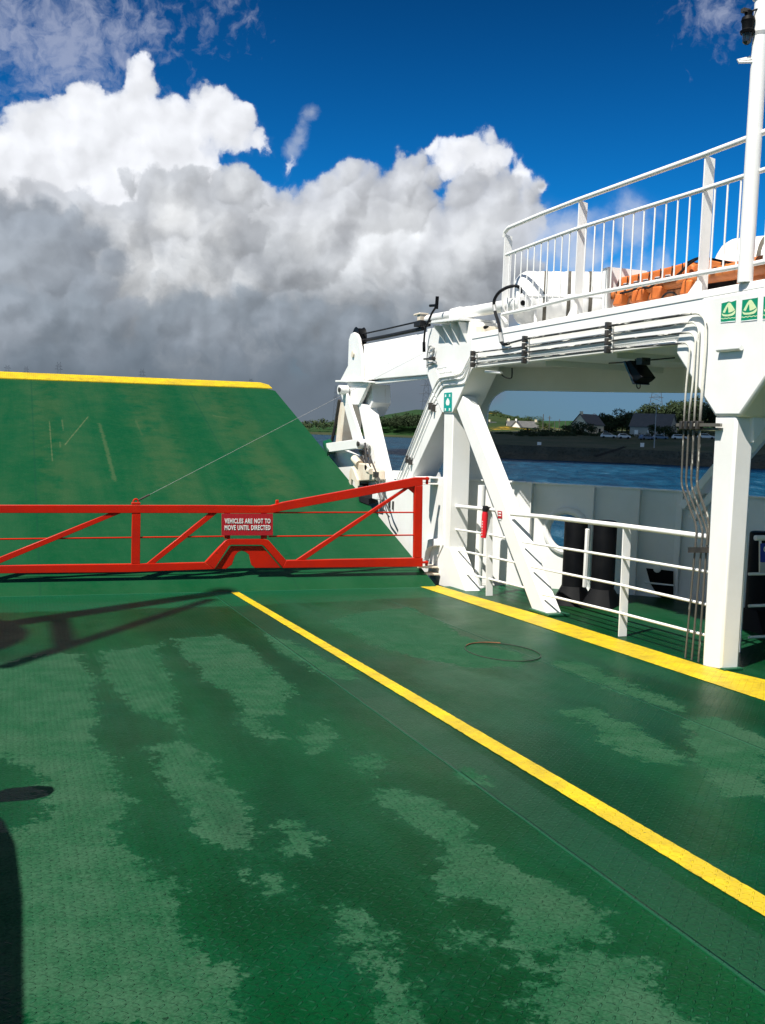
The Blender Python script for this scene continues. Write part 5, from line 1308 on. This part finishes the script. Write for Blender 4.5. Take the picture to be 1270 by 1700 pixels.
# ------------------------------------------------------------------ things to port that throw shadows into the picture
def port_side():
    t = thing('parked_van', 'grey van parked at the port side, its shadow on the deck', 'van', (-2.0, 2.6, zdeck(2.6)))
    prof = [(-1.4, 0.35), (5.1, 0.35), (5.25, 0.7), (5.15, 0.98), (5.0, 1.14), (4.80, 1.46), (4.60, 1.67), (4.35, 1.82), (4.0, 1.91), (3.4, 1.955), (-1.3, 1.95), (-1.4, 1.8)]
    m = MB(); m.prism([(-1.10, y, zdeck(y)+z) for y, z in prof], (-1.85, 0, 0)); m.build('body', 'van_paint', t, bevel=0.10)
    m = MB()
    m.prism([(-1.092, y, zdeck(y)+z) for y, z in ((2.6, 1.12), (4.75, 1.12), (4.45, 1.66), (2.6, 1.72))], (-0.004, 0, 0)); m.build('window', 'window_dark', t)
    m = MB(); m.prism([(-1.25, 5.01, zdeck(4.95)+1.19), (-2.8, 5.01, zdeck(4.95)+1.19), (-2.75, 4.70, zdeck(4.7)+1.69), (-1.3, 4.70, zdeck(4.7)+1.69)], (0, 0.012, 0.01)); m.build('windscreen', 'window_dark', t)
    for y in (4.3, -0.3):
        for x in (-1.12, -2.72):
            m = MB(); m.lathe((x-0.11, y, zdeck(y)+0.33), (1, 0, 0), [(0, 0.2), (0.0, 0.31), (0.03, 0.33), (0.17, 0.33), (0.2, 0.31), (0.2, 0.2)], 28); w = m.build('wheel', 'black_rubber', t)
            m = MB(); m.lathe((x+0.085 if x > -2 else x-0.115, y, zdeck(y)+0.33), (1, 0, 0), [(0, 0.05), (0, 0.2), (0.02, 0.2), (0.02, 0.05)], 20); m.build('rim', 'grey_steel', w)
    m = MB(); m.lathe((-0.90, 4.84, zdeck(4.5)+1.36), (1, 0, 0), [(0, 0.06), (0.03, 0.10), (0.16, 0.105), (0.22, 0.08), (0.25, 0.03)], 16); m.bar((-1.14, 4.55, zdeck(4.5)+1.20), (-0.86, 4.82, zdeck(4.5)+1.34), 0.05, 0.04); m.build('mirror', 'black_paint', t)
    # wheelhouse block and raked mast
    b = thing('wheelhouse', 'white wheelhouse block on the port side', 'wheelhouse', (-8.4, 6.0, zdeck(6)))
    m = MB(); m.box((-8.4, 6.0, 2.0), (1.4, 5.0, 8.0)); m.build('wall', 'white_paint', b, bevel=0.05)
    m = MB(); m.prism([(-7.69, y, z) for y, z in ((4, 3.6), (8, 3.6), (8, 4.8), (4, 4.8))], (0.004, 0, 0)); m.build('window', 'window_dark', b)
    m = MB(); m.box((-8.4, 6.0, 6.06), (1.7, 5.3, 0.12)); m.build('roof', 'white_paint', b, bevel=0.03)
    s = thing('radar_mast', 'white raked mast with a round platform over the wheelhouse', 'mast', (-7.6, 6.5, 6.1))
    k = np.array([sdir[0], sdir[1], sdir[2]])/sdir[2]
    def up_(px, py, h): return deck(px, py) + k*h
    cs = np.array([-1.45, 10.0, zdeck(10.0)])
    A1, A0 = up_(378, 982, 13.0), up_(20, 1035, 9.0)
    B1, B0 = up_(350, 995, 13.0), up_(4, 1108, 9.0)
    m = MB(); m.bar(A0, A1, 0.24, 0.24); m.build('mast_leg', 'white_paint', s)
    m = MB(); m.bar(B0, B1, 0.12, 0.12); m.build('mast_leg', 'white_paint', s)
    m = MB(); m.bar(up_(98, 1026, 10.2), up_(108, 1074, 9.6), 0.14, 0.14); m.build('cross_tie', 'white_paint', s)
    c = cs + k*8.9; m = MB(); m.lathe(c, (0, 0, 1), [(0, 1.5), (0.12, 1.5)], 40); m.build('platform', 'white_paint', s)
    m = MB(); m.bar((c[0]-0.4, c[1], 6.15), (c[0]-0.4, c[1], c[2]), 0.2, 0.2); m.build('mast_foot', 'white_paint', s)
    m = MB(); m.bar((-7.8, 6.6, 6.05), (c[0]-0.3, c[1], 6.05), 0.2, 0.2); m.build('mast_arm', 'white_paint', s)
port_side()

# ------------------------------------------------------------------ shores
def terrain(name, mat, pxs, rows):
    vs, n = [], len(rows)
    for x in pxs:
        for r in rows:
            d, zf = r
            p = far(x, 700, d(x) if callable(d) else d)
            z = zf(x) if callable(zf) else zf
            vs.append((p[0], p[1], z))
    fs = [(i*n+j, (i+1)*n+j, (i+1)*n+j+1, i*n+j+1) for i in range(len(pxs)-1) for j in range(n-1)]
    me = bpy.data.meshes.new(name); me.from_pydata(vs, [], fs); me.materials.append(MATS[mat])
    for p in me.polygons: p.use_smooth = True
    o = bpy.data.objects.new(name, me); C.objects.link(o); return struct(o)
def prof(pts):
    xs, ys = [p[0] for p in pts], [p[1] for p in pts]
    return lambda x: float(np.interp(x, xs, ys))
def zpx(pf, d, k=0.0): return lambda x: float(far(x, pf(x), d)[2])+k
rng = np.random.RandomState(4)
wob = prof([(x, rng.uniform(-1, 1)) for x in range(-900, 1900, 23)])
skyl = prof([(-900,690),(-200,695),(480,706),(560,700),(610,694),(640,689),(690,680),(720,680),(760,688),(800,697),(1300,704),(1800,712)])
fl = prof([(-900,700),(500,712),(640,702),(700,700),(740,702),(1300,720)])
terrain('hill', 'field', range(-900, 1820, 15), [(lambda x: 1195, -3.2), (1260, zpx(lambda x: fl(x)+4, 1260)), (1420, zpx(lambda x: skyl(x)*0.45+fl(x)*0.55, 1420)), (1650, zpx(lambda x: skyl(x)+wob(x)*0.5, 1650)), (2400, -6.0)])
terrain('shore', 'shore_bank', range(-900, 1820, 15), [(lambda x: 1150+10*wob(x), -5.3), (lambda x: 1168+8*wob(x), -4.1), (1200, -2.4), (1280, zpx(lambda x: fl(x)+6, 1260, -1.0)), (1290, -6)])
# nearer heath with gorse, seen between the braces and the columns
hs = prof([(740,712),(770,690),(800,683),(815,682.5),(840,688),(860,694),(880,700),(905,707),(940,713),(1000,722)])
terrain('heath', 'heath', range(730, 1010, 6), [(330, -4.0), (360, zpx(lambda x: 718, 360)), (430, zpx(lambda x: hs(x)*0.35+716*0.65, 430)), (520, zpx(lambda x: hs(x)+wob(x*2)*0.7, 520)), (640, -5)])
# quay ground on the right
gl_ = prof([(770,742),(850,738),(1000,742),(1140,741),(1400,750)])
terrain('quay_ground', 'quay_ground', range(770, 1700, 12), [(236, -2.05), (238, -1.75), (255, -1.35), (275, zpx(lambda x: 733+wob(x)*0.5, 275)), (300, zpx(lambda x: 726+wob(x)*0.5, 300)), (345, zpx(lambda x: 718, 345)), (420, zpx(lambda x: 712, 420)), (520, -5)])
def quay():
    m = MB(); xs = list(range(770, 1700, 14)); r = random.Random(5)
    A = [far(x, 765, 231+r.uniform(-0.5, 0.5)) for x in xs]; B = [far(x, 765, 235+r.uniform(-0.4, 0.4)) for x in xs]; Cc = [far(x, 765, 240) for x in xs]
    for i in range(len(xs)-1):
        za, zb, zc = -5.2, -3.6+r.uniform(-0.3, 0.3), -1.95+r.uniform(-0.12, 0.12)
        if i == 0: pa, pb, pc = za, zb, zc
        m.quad((A[i][0], A[i][1], pa), (A[i+1][0], A[i+1][1], za), (B[i+1][0], B[i+1][1], zb), (B[i][0], B[i][1], pb))
        m.quad((B[i][0], B[i][1], pb), (B[i+1][0], B[i+1][1], zb), (B[i+1][0]*1.002, B[i+1][1]*1.002, zc), (B[i][0]*1.002, B[i][1]*1.002, pc))
        m.quad((B[i][0]*1.002, B[i][1]*1.002, pc), (B[i+1][0]*1.002, B[i+1][1]*1.002, zc), (Cc[i+1][0], Cc[i+1][1], zc), (Cc[i][0], Cc[i][1], pc))
        pa, pb, pc = za, zb, zc
    bmesh.ops.remove_doubles(m.bm, verts=m.bm.verts, dist=0.01)
    tag(m.build('quay_wall', 'quay_stone', smooth=0), 'dark stone quay wall at the waterline on the far right shore', 'wall')
    # slipway lane and shore road
    m = MB(); pts = [((1035,741),(1041,742)), ((1020,746),(1027,747.5)), ((1000,752),(1006,754)), ((985,757),(990,759))]
    q = []
    for (a, b) in zip(pts, pts[1:]): m.poly([far(*a[0], 230.2), far(*b[0], 230.2), far(*b[1], 230.0), far(*a[1], 230.0)])
    struct(m.build('slipway', 'lane', smooth=0))
quay()

def shade_cloud():
    # an unseen low cumulus put up sun of the quay: its shadow keeps that shore dark
    r = random.Random(12); h = 600.0; m = MB(); c = np.array([162.0, 222.0, 0]) + np.array([sdir[0], sdir[1], sdir[2]])/sdir[2]*h
    for k in range(34):
        a = r.uniform(0, 6.283); q = math.sqrt(r.random()); o = c + np.array([math.cos(a)*q*88, math.sin(a)*q*80, 0])
        rad = r.uniform(26, 42)*(1.1-0.4*q); prof_ = [(rad*(1-math.cos(math.pi*i/8))*0.62, max(rad*math.sin(math.pi*i/8), 0.01)) for i in range(9)]
        m.lathe(o+np.array([0, 0, r.uniform(-4, 6)]), (0, 0, 1), prof_, 14)
    struct(m.build('cloud', 'cloud_white'))
m_paint('cloud_white', (0.86, 0.86, 0.86), (0.82, 0.82, 0.83), 1.0, 0.02)
shade_cloud()

# ------------------------------------------------------------------ vegetation
def leaf_mesh(m, r, n, c, rad, leaf, flat=1.0, clumps=14):
    cs = []
    for k in range(clumps):
        v = np.array([r.gauss(0, 1), r.gauss(0, 1), r.gauss(0, 1)]); v /= np.linalg.norm(v)
        k_ = r.uniform(0.35, 0.85); cs.append((np.array(c)+v*np.array(rad)*k_, r.uniform(0.28, 0.5)))
    for k in range(n):
        cc, cr = r.choice(cs)
        v = np.array([r.gauss(0, 1), r.gauss(0, 1), r.gauss(0, 1)]); v /= np.linalg.norm(v)
        p = cc + v*np.array(rad)*cr*r.uniform(0.6, 1.05)
        a = np.array([r.gauss(0, 1), r.gauss(0, 1), r.gauss(0, 1)]); a /= np.linalg.norm(a)
        b = np.cross(a, v); b /= (np.linalg.norm(b)+1e-6); s = leaf*r.uniform(0.6, 1.3)
        m.poly([p-a*s-b*s*0.2, p+b*s*0.6, p+a*s+b*s*0.15, p-b*s*0.6])
def tree(label, px, py_top, py_base, dist, wpx, mat, n, seed, group, trunk=True):
    r = random.Random(seed); n = int(n*2.2); wpx *= 1.25
    b = far(px, py_base, dist); tp = far(px, py_top, dist); h = tp[2]-b[2]; w = wpx/F0*dist/2
    t = thing('tree', label, 'tree', b, group)
    ch = h*0.86 if trunk else h
    m = MB(); leaf_mesh(m, r, n, (b[0], b[1], b[2]+h-ch*0.5), (w*0.95, w*0.9, ch*0.55), max(0.22, h*0.042))
    m.build('crown', mat, t, smooth=0, recalc=False)
    m = MB(); m.tube([(b[0], b[1], b[2]-0.6), (b[0]+0.1, b[1], b[2]+h*0.35), (b[0]-0.1, b[1]+0.2, b[2]+h*0.75)], [h*0.035, h*0.027, h*0.01], 7)
    for k in range(5):
        a = r.uniform(0, 6.3); z = r.uniform(0.3, 0.6); m.tube([(b[0], b[1], b[2]+h*z), (b[0]+math.cos(a)*w*0.6, b[1]+math.sin(a)*w*0.6, b[2]+h*(z+0.25))], [h*0.014, h*0.004], 5)
    m.build('trunk', 'bark', t)
gt = 'dark trees and bushes on the quay shore'
TREES = [
 ('dark bush in front of the cream-gabled house', 967, 697, 727, 318, 46, 900),
 ('low dark bush left of the cream-gabled house', 940, 706, 727, 330, 30, 500),
 ('rounded dark tree right of the cream-gabled house', 1010, 684, 722, 345, 34, 900),
 ('broad dark tree over the white cars', 1032, 683, 722, 350, 40, 1000),
 ('dark tree between the cream house and the grey house', 1053, 686, 724, 345, 30, 800),
 ('tall dark tree rising behind the grey roof on its left', 1072, 671, 712, 385, 34, 900),
 ('tall dark tree behind the middle of the grey roof', 1096, 672, 712, 390, 36, 900),
 ('tall dark tree behind the right end of the grey roof', 1122, 664, 714, 385, 40, 1000),
 ('highest dark tree beside the falling pipes', 1150, 660, 716, 380, 44, 1000),
 ('dark tree behind the near column', 1190, 664, 722, 360, 50, 900),
 ('low bush at the foot of the grey house', 1086, 706, 728, 300, 28, 500),
 ('low bush right of the grey house door', 1112, 705, 730, 300, 30, 500),
 ('dark tree right of the near column', 1262, 672, 730, 350, 60, 900),
 ('dark shrub right of the grey gable', 1135, 702, 730, 305, 26, 500)]
for i, (lab, x, yt, yb, d, w, n) in enumerate(TREES): tree(lab, x, yt, yb, d, w, 'leaf_dark', n, 100+i, gt)
gh = 'green bushes on the gorse hillside'
HB = [('rounded green tree on the gorse hillside above the cottages', 883, 690, 711, 455, 34, 700), ('dark tree on the crest of the gorse hillside', 819, 680, 693, 505, 26, 600),
      ('small green bush halfway down the gorse hillside', 858, 692, 704, 480, 20, 400), ('green bush at the right foot of the gorse hillside', 903, 700, 716, 420, 30, 500), ('low green hedge bush in front of the cottages', 838, 716, 727, 330, 36, 500), ('dark hedge bush right of the cottages', 880, 710, 724, 340, 40, 600), ('dark hedge bush near the wooden poles', 915, 711, 726, 335, 38, 600)]
for i, (lab, x, yt, yb, d, w, n) in enumerate(HB): tree(lab, x, yt, yb, d, w, 'leaf_mid' if i not in (1, 5, 6) else 'leaf_dark', n, 200+i, gh)
def woodland(px0, px1, n, top, base, dist, mat, seed, label, leaf=1.05, spread=1.0):
    r = random.Random(seed); m = MB()
    for k in range(n):
        x = r.uniform(px0, px1); yt, yb = top(x)+r.uniform(-2, 3), base(x)
        d = dist+r.uniform(-40, 60)*spread; b = far(x, yb, d); tp = far(x, yt, d); h = max(tp[2]-b[2], 1.2)
        leaf_mesh(m, r, 110, (b[0], b[1], b[2]+h*0.5), (h*0.8, h*0.8, h*0.5), leaf, clumps=7)
    tag(m.build('woodland', mat, smooth=0, recalc=False), label, 'trees', kind='stuff')
woodland(-500, 575, 190, prof([(-500,690),(480,704),(505,698),(520,694),(535,692),(548,699),(575,694)]), prof([(-500,704),(575,713)]), 1235, 'leaf_far', 3, 'distant belt of mixed trees along the far shore on the left')
woodland(655, 722, 90, prof([(655,690),(675,687),(690,686),(705,689),(722,684)]), prof([(655,708),(722,711)]), 1240, 'leaf_dark', 5, 'dark distant wood on the far shore below the pylon')
woodland(572, 660, 70, prof([(572,697),(620,696),(660,694)]), prof([(572,708),(660,708)]), 1245, 'leaf_far', 8, 'distant hedge trees under the green field')
woodland(695, 800, 60, prof([(695,680),(740,682),(800,684)]), prof([(695,690),(800,696)]), 1500, 'leaf_far', 9, 'distant trees and gorse along the crest of the far hill')

woodland(812, 905, 70, prof([(812,684),(845,690),(870,694),(905,706)]), prof([(812,692),(845,697),(870,704),(905,714)]), 500, 'leaf_mid', 14, 'green scrub scattered over the gorse hillside', 0.42, 0.5)
woodland(845, 1200, 150, prof([(845,718),(950,716),(1200,718)]), prof([(845,728),(950,728),(1000,730),(1200,733)]), 318, 'leaf_dark', 15, 'low dark hedge and bushes along the quay shore', 0.26, 0.25)
woodland(1000, 1215, 90, prof([(1000,692),(1040,684),(1058,682),(1072,671),(1100,671),(1130,665),(1215,662)]), prof([(1000,716),(1215,716)]), 400, 'leaf_dark', 16, 'dark wood standing behind the houses on the quay shore', 0.5, 0.3)
woodland(572, 640, 60, prof([(572,700),(600,699),(640,690)]), prof([(572,712),(640,710)]), 1235, 'leaf_dark', 18, 'dark distant bushes left of the green field')

# ------------------------------------------------------------------ houses
def house(label, px, py_base, dist, w, l, hw, hr, yaw, wall, roof, chim=1, windows=2, group='houses on the far shore', porch=False):
    b = far(px, py_base, dist); t = thing('house', label, 'house', b, group)
    az = math.atan2(b[0], b[1])
    M = Matrix.Rotation(-az+R_(yaw), 3, 'Z'); T = lambda x, y, z: V(b) + M @ Vector((x, y, z))
    m = MB(); m.prism([T(-l/2, -w/2, -1.5), T(l/2, -w/2, -1.5), T(l/2, w/2, -1.5), T(-l/2, w/2, -1.5)], (0, 0, hw+1.5))
    m.prism([T(-l/2, -w/2, hw), T(-l/2, w/2, hw), T(-l/2, 0, hw+hr)], M @ Vector((l, 0, 0))); m.build('wall', wall, t, smooth=0)
    m = MB(); o = 0.35; s = hr/(w/2)
    for sg in (-1, 1):
        m.prism([T(-l/2-o, sg*(w/2+o), hw-o*s+0.05), T(l/2+o, sg*(w/2+o), hw-o*s+0.05), T(l/2+o, 0, hw+hr+0.05), T(-l/2-o, 0, hw+hr+0.05)], (0, 0, 0.16))
    rf = m.build('roof', roof, t, smooth=0)
    for k in range(chim):
        x = (-l/2+0.6) if k == 0 else (l/2-0.6)
        m = MB(); m.prism([T(x-0.45, -0.35, hw+hr-0.5), T(x+0.45, -0.35, hw+hr-0.5), T(x+0.45, 0.35, hw+hr-0.5), T(x-0.45, 0.35, hw+hr-0.5)], (0, 0, 1.5)); m.build('chimney', wall, rf, smooth=0)
    for k in range(windows):
        x = -l/2 + l*(k+0.5)/windows
        m = MB(); m.prism([T(x-0.55, -w/2-0.05, 0.9), T(x+0.55, -w/2-0.05, 0.9), T(x+0.55, -w/2-0.05, 2.2), T(x-0.55, -w/2-0.05, 2.2)], M @ Vector((0, 0.04, 0))); wn = m.build('window', 'window_dark' if wall != 'house_grey' else 'house_white', t, smooth=0)
    return t
house('house with a dark roof and a cream gable behind the bush', 975, 722, 335, 6.5, 8.5, 3.4, 3.2, 52, 'house_wall', 'slate', 1, 2)
house('low dark-roofed wing right of the cream gable', 997, 717, 350, 5.5, 6.0, 3.0, 2.2, -10, 'house_white', 'slate', 1, 2)
house('big grey house with a slate roof behind the lamp post', 1084, 727, 312, 7.5, 12.0, 3.4, 3.7, -18, 'house_grey', 'slate', 0, 3)
house('cream cottage gable at the foot of the gorse hillside', 817, 719, 440, 5.0, 7.0, 2.4, 2.4, 65, 'house_wall', 'slate', 1, 1)
house('long cream cottage with a slate roof and white chimneys', 866, 718, 430, 5.5, 13.0, 2.3, 2.4, 12, 'house_wall', 'slate', 2, 3)
house('small white gable joined to the long cottage', 857, 718, 422, 4.0, 4.0, 2.4, 2.3, 80, 'house_white', 'slate', 1, 1)

# ------------------------------------------------------------------ cars, poles, signs, pylons
def far_car(label, px, py, dist, yaw, paint, L=4.2, hatch=True):
    b = far(px, py, dist); t = thing('parked_car', label, 'car', b, 'cars parked on the quay')
    az = math.atan2(b[0], b[1]); M = Matrix.Rotation(-az+R_(yaw), 3, 'Z'); T = lambda x, y, z: V(b)+M @ Vector((x, y, z))
    pr = [(-L/2, 0.35), (-L/2, 0.75), (-L/2+0.15, 0.95), (-L/2+0.5, 1.4), (-0.2, 1.48), (0.45, 1.4), (1.05, 0.98), (L/2-0.15, 0.85), (L/2, 0.6), (L/2, 0.35)]
    m = MB(); m.prism([T(x, -0.85, z) for x, z in pr], M @ Vector((0, 1.7, 0))); m.build('body', paint, t, bevel=0.06)
    m = MB(); m.prism([T(x, -0.86, z) for x, z in ((-L/2+0.42, 0.98), (-L/2+0.62, 1.33), (-0.2, 1.40), (0.4, 1.33), (0.9, 0.98))], M @ Vector((0, 1.72, 0))); m.build('window', 'window_dark', t)
    for x in (-L/2+0.8, L/2-0.8):
        for y in (-0.8, 0.8):
            m = MB(); m.lathe(T(x, y-0.1, 0.32), M @ Vector((0, 1, 0)), [(0, 0.32), (0.2, 0.32)], 14); m.build('wheel', 'black_rubber', t)
far_car('white car at the left end of the quay car park', 1010, 727.5, 288, 5, 'pale_car', 4.4)
far_car('low pale car right of the first white car', 1036, 728.5, 288, 8, 'pale_car', 3.6)
far_car('blue-grey car left of the lamp post', 1073, 730.5, 284, 30, 'blue_car', 4.0)
far_car('dark car at the gate right of the lamp post', 1096, 730, 290, 10, 'blue_car', 4.2)
far_car('pale car half hidden by the falling pipes', 1128, 730, 288, 6, 'pale_car', 4.2)
far_car('white car against the near column', 1172, 729, 284, 4, 'pale_car', 4.6)
def lamp_post():
    b = far(1086, 743, 250); t = thing('lamp_post', 'thin grey lamp post on the quay in front of the grey house', 'lamp post', b)
    top = far(1088.5, 676, 250); z = top[2]
    m = MB(); m.tube([(b[0], b[1], b[2]-0.4), (b[0], b[1], z)], [0.13, 0.08], 10); m.build('pole', 'grey_steel', t)
    m = MB(); m.box((b[0]-0.3, b[1], z), (0.8, 0.25, 0.12)); m.build('lamp_head', 'grey_steel', t)
lamp_post()
gw = 'wooden poles on the hillside'
for lab, x, yt, yb, arm in (('tallest wooden pole, left in the row', 901, 687.5, 713, False), ('wooden pole with a crossarm, second from the left', 911.5, 690.5, 713, True), ('thin wooden pole in the middle of the row', 920.5, 699, 714, False), ('wooden pole with a short crossarm, second from the right', 928, 696, 715, True), ('short wooden pole, right in the row', 938, 699, 716, False)):
    b = far(x, yb, 400); tp = far(x, yt, 400); t = thing('utility_pole', lab, 'pole', b, gw)
    m = MB(); m.tube([(b[0], b[1], b[2]-1), (b[0], b[1], tp[2])], 0.16, 8); m.build('pole', 'pole_wood', t)
    if arm:
        m = MB(); m.box((b[0], b[1], tp[2]-0.8), (1.8, 0.15, 0.15)); m.build('crossarm', 'pole_wood', t)
for lab, x, y in (('white board on the quay edge near the gorse hillside', 895, 741), ('white board on the quay edge left of the lamp post', 1066, 742.5)):
    b = far(x, y, 241); t = thing('quay_board', lab, 'sign', b, 'white boards on the quay edge'); s = 0.52
    m = MB(); m.box((b[0], b[1], b[2]+0.55), (1.05, 0.06, 0.95)); m.build('panel', 'sign_white', t)
    m = MB(); m.box((b[0]-0.4, b[1]+0.06, b[2]+0.2), (0.08, 0.06, 1.0)); m.box((b[0]+0.4, b[1]+0.06, b[2]+0.2), (0.08, 0.06, 1.0)); m.build('leg', 'pole_wood', t, split=True)
def pylon(label, px, py_base, py_top, dist, arms, wpx, k=1.0):
    b = far(px, py_base, dist); z1 = far(px, py_top, dist)[2]; h = z1-b[2]; w = wpx/F0*dist
    t = thing('pylon', label, 'pylon', b, 'electricity pylons in the distance')
    ax = np.array([math.cos(math.atan2(b[0], b[1])), -math.sin(math.atan2(b[0], b[1])), 0]); ay = np.array([-ax[1], ax[0], 0]); az_ = np.array([0, 0, 1.0])
    r = 0.16*k*dist/1000.0+0.05
    m = MB()
    def wd(f): return (w*0.16*(1-f)+w*0.045) if f < 0.62 else w*0.075
    N = 9
    for i in range(N):
        f0, f1 = i/N, (i+1)/N
        for sx in (-1, 1):
            for sy in (-1, 1):
                m.bar(b+ax*wd(f0)*sx+ay*wd(f0)*sy+az_*h*f0, b+ax*wd(f1)*sx+ay*wd(f1)*sy+az_*h*f1, r*1.3, r*1.3)
            m.bar(b+ax*wd(f0)*sx-ay*wd(f0)+az_*h*f0, b-ax*wd(f1)*sx-ay*wd(f1)+az_*h*f1, r*0.8, r*0.8)
    for sx in (-1, 1): m.bar(b+ax*wd(0.0)*sx-ay*wd(0.0)*sx, b-ax*wd(0.0)*sx+ay*wd(0.0)*sx, r, r)
    m.build('tower', 'pylon_steel', t, smooth=0)
    for (py, hw) in arms:
        z = far(px, py, dist)[2]; f = (z-b[2])/h; c = np.array([b[0], b[1], z]); aw = hw/F0*dist
        m = MB(); m.bar(c-ax*aw, c+ax*aw, r*1.5, r*1.5); m.bar(c-ax*aw, c-az_*(-h*0.03), r, r); m.bar(c+ax*aw, c+az_*h*0.03, r, r); m.build('crossarm', 'pylon_steel', t, smooth=0)
pylon('big lattice pylon on the far hill between the braces', 706, 690, 612, 1450, [(640,10),(654,12),(667,10)], 34)
pylon('lattice pylon behind the grey house under the deck beam', 1088, 690, 622, 620, [(660,11),(645,14),(632,11)], 60)
pylon('faint pylon near the left picture edge above the ramp', 12, 690, 606, 3400, [(611,5),(617,6)], 30, 0.8)
pylon('faint pylon second from the left above the ramp', 43, 690, 608, 3600, [(613,4),(618,5)], 26, 0.8)
pylon('faint tallest pylon above the ramp', 97, 690, 601, 3000, [(608,5),(613,6)], 32, 0.8)
pylon('faint pylon above the middle of the ramp edge', 235, 690, 612, 3200, [(618,5),(623,6)], 30, 0.8)
pylon('faint pylon above the right end of the ramp', 415, 690, 628, 3600, [(632,4),(636,5)], 24, 0.8)
pylon('slim pylon far behind the ramp link', 556, 706, 640, 2600, [(652,4),(660,5)], 22, 0.8)
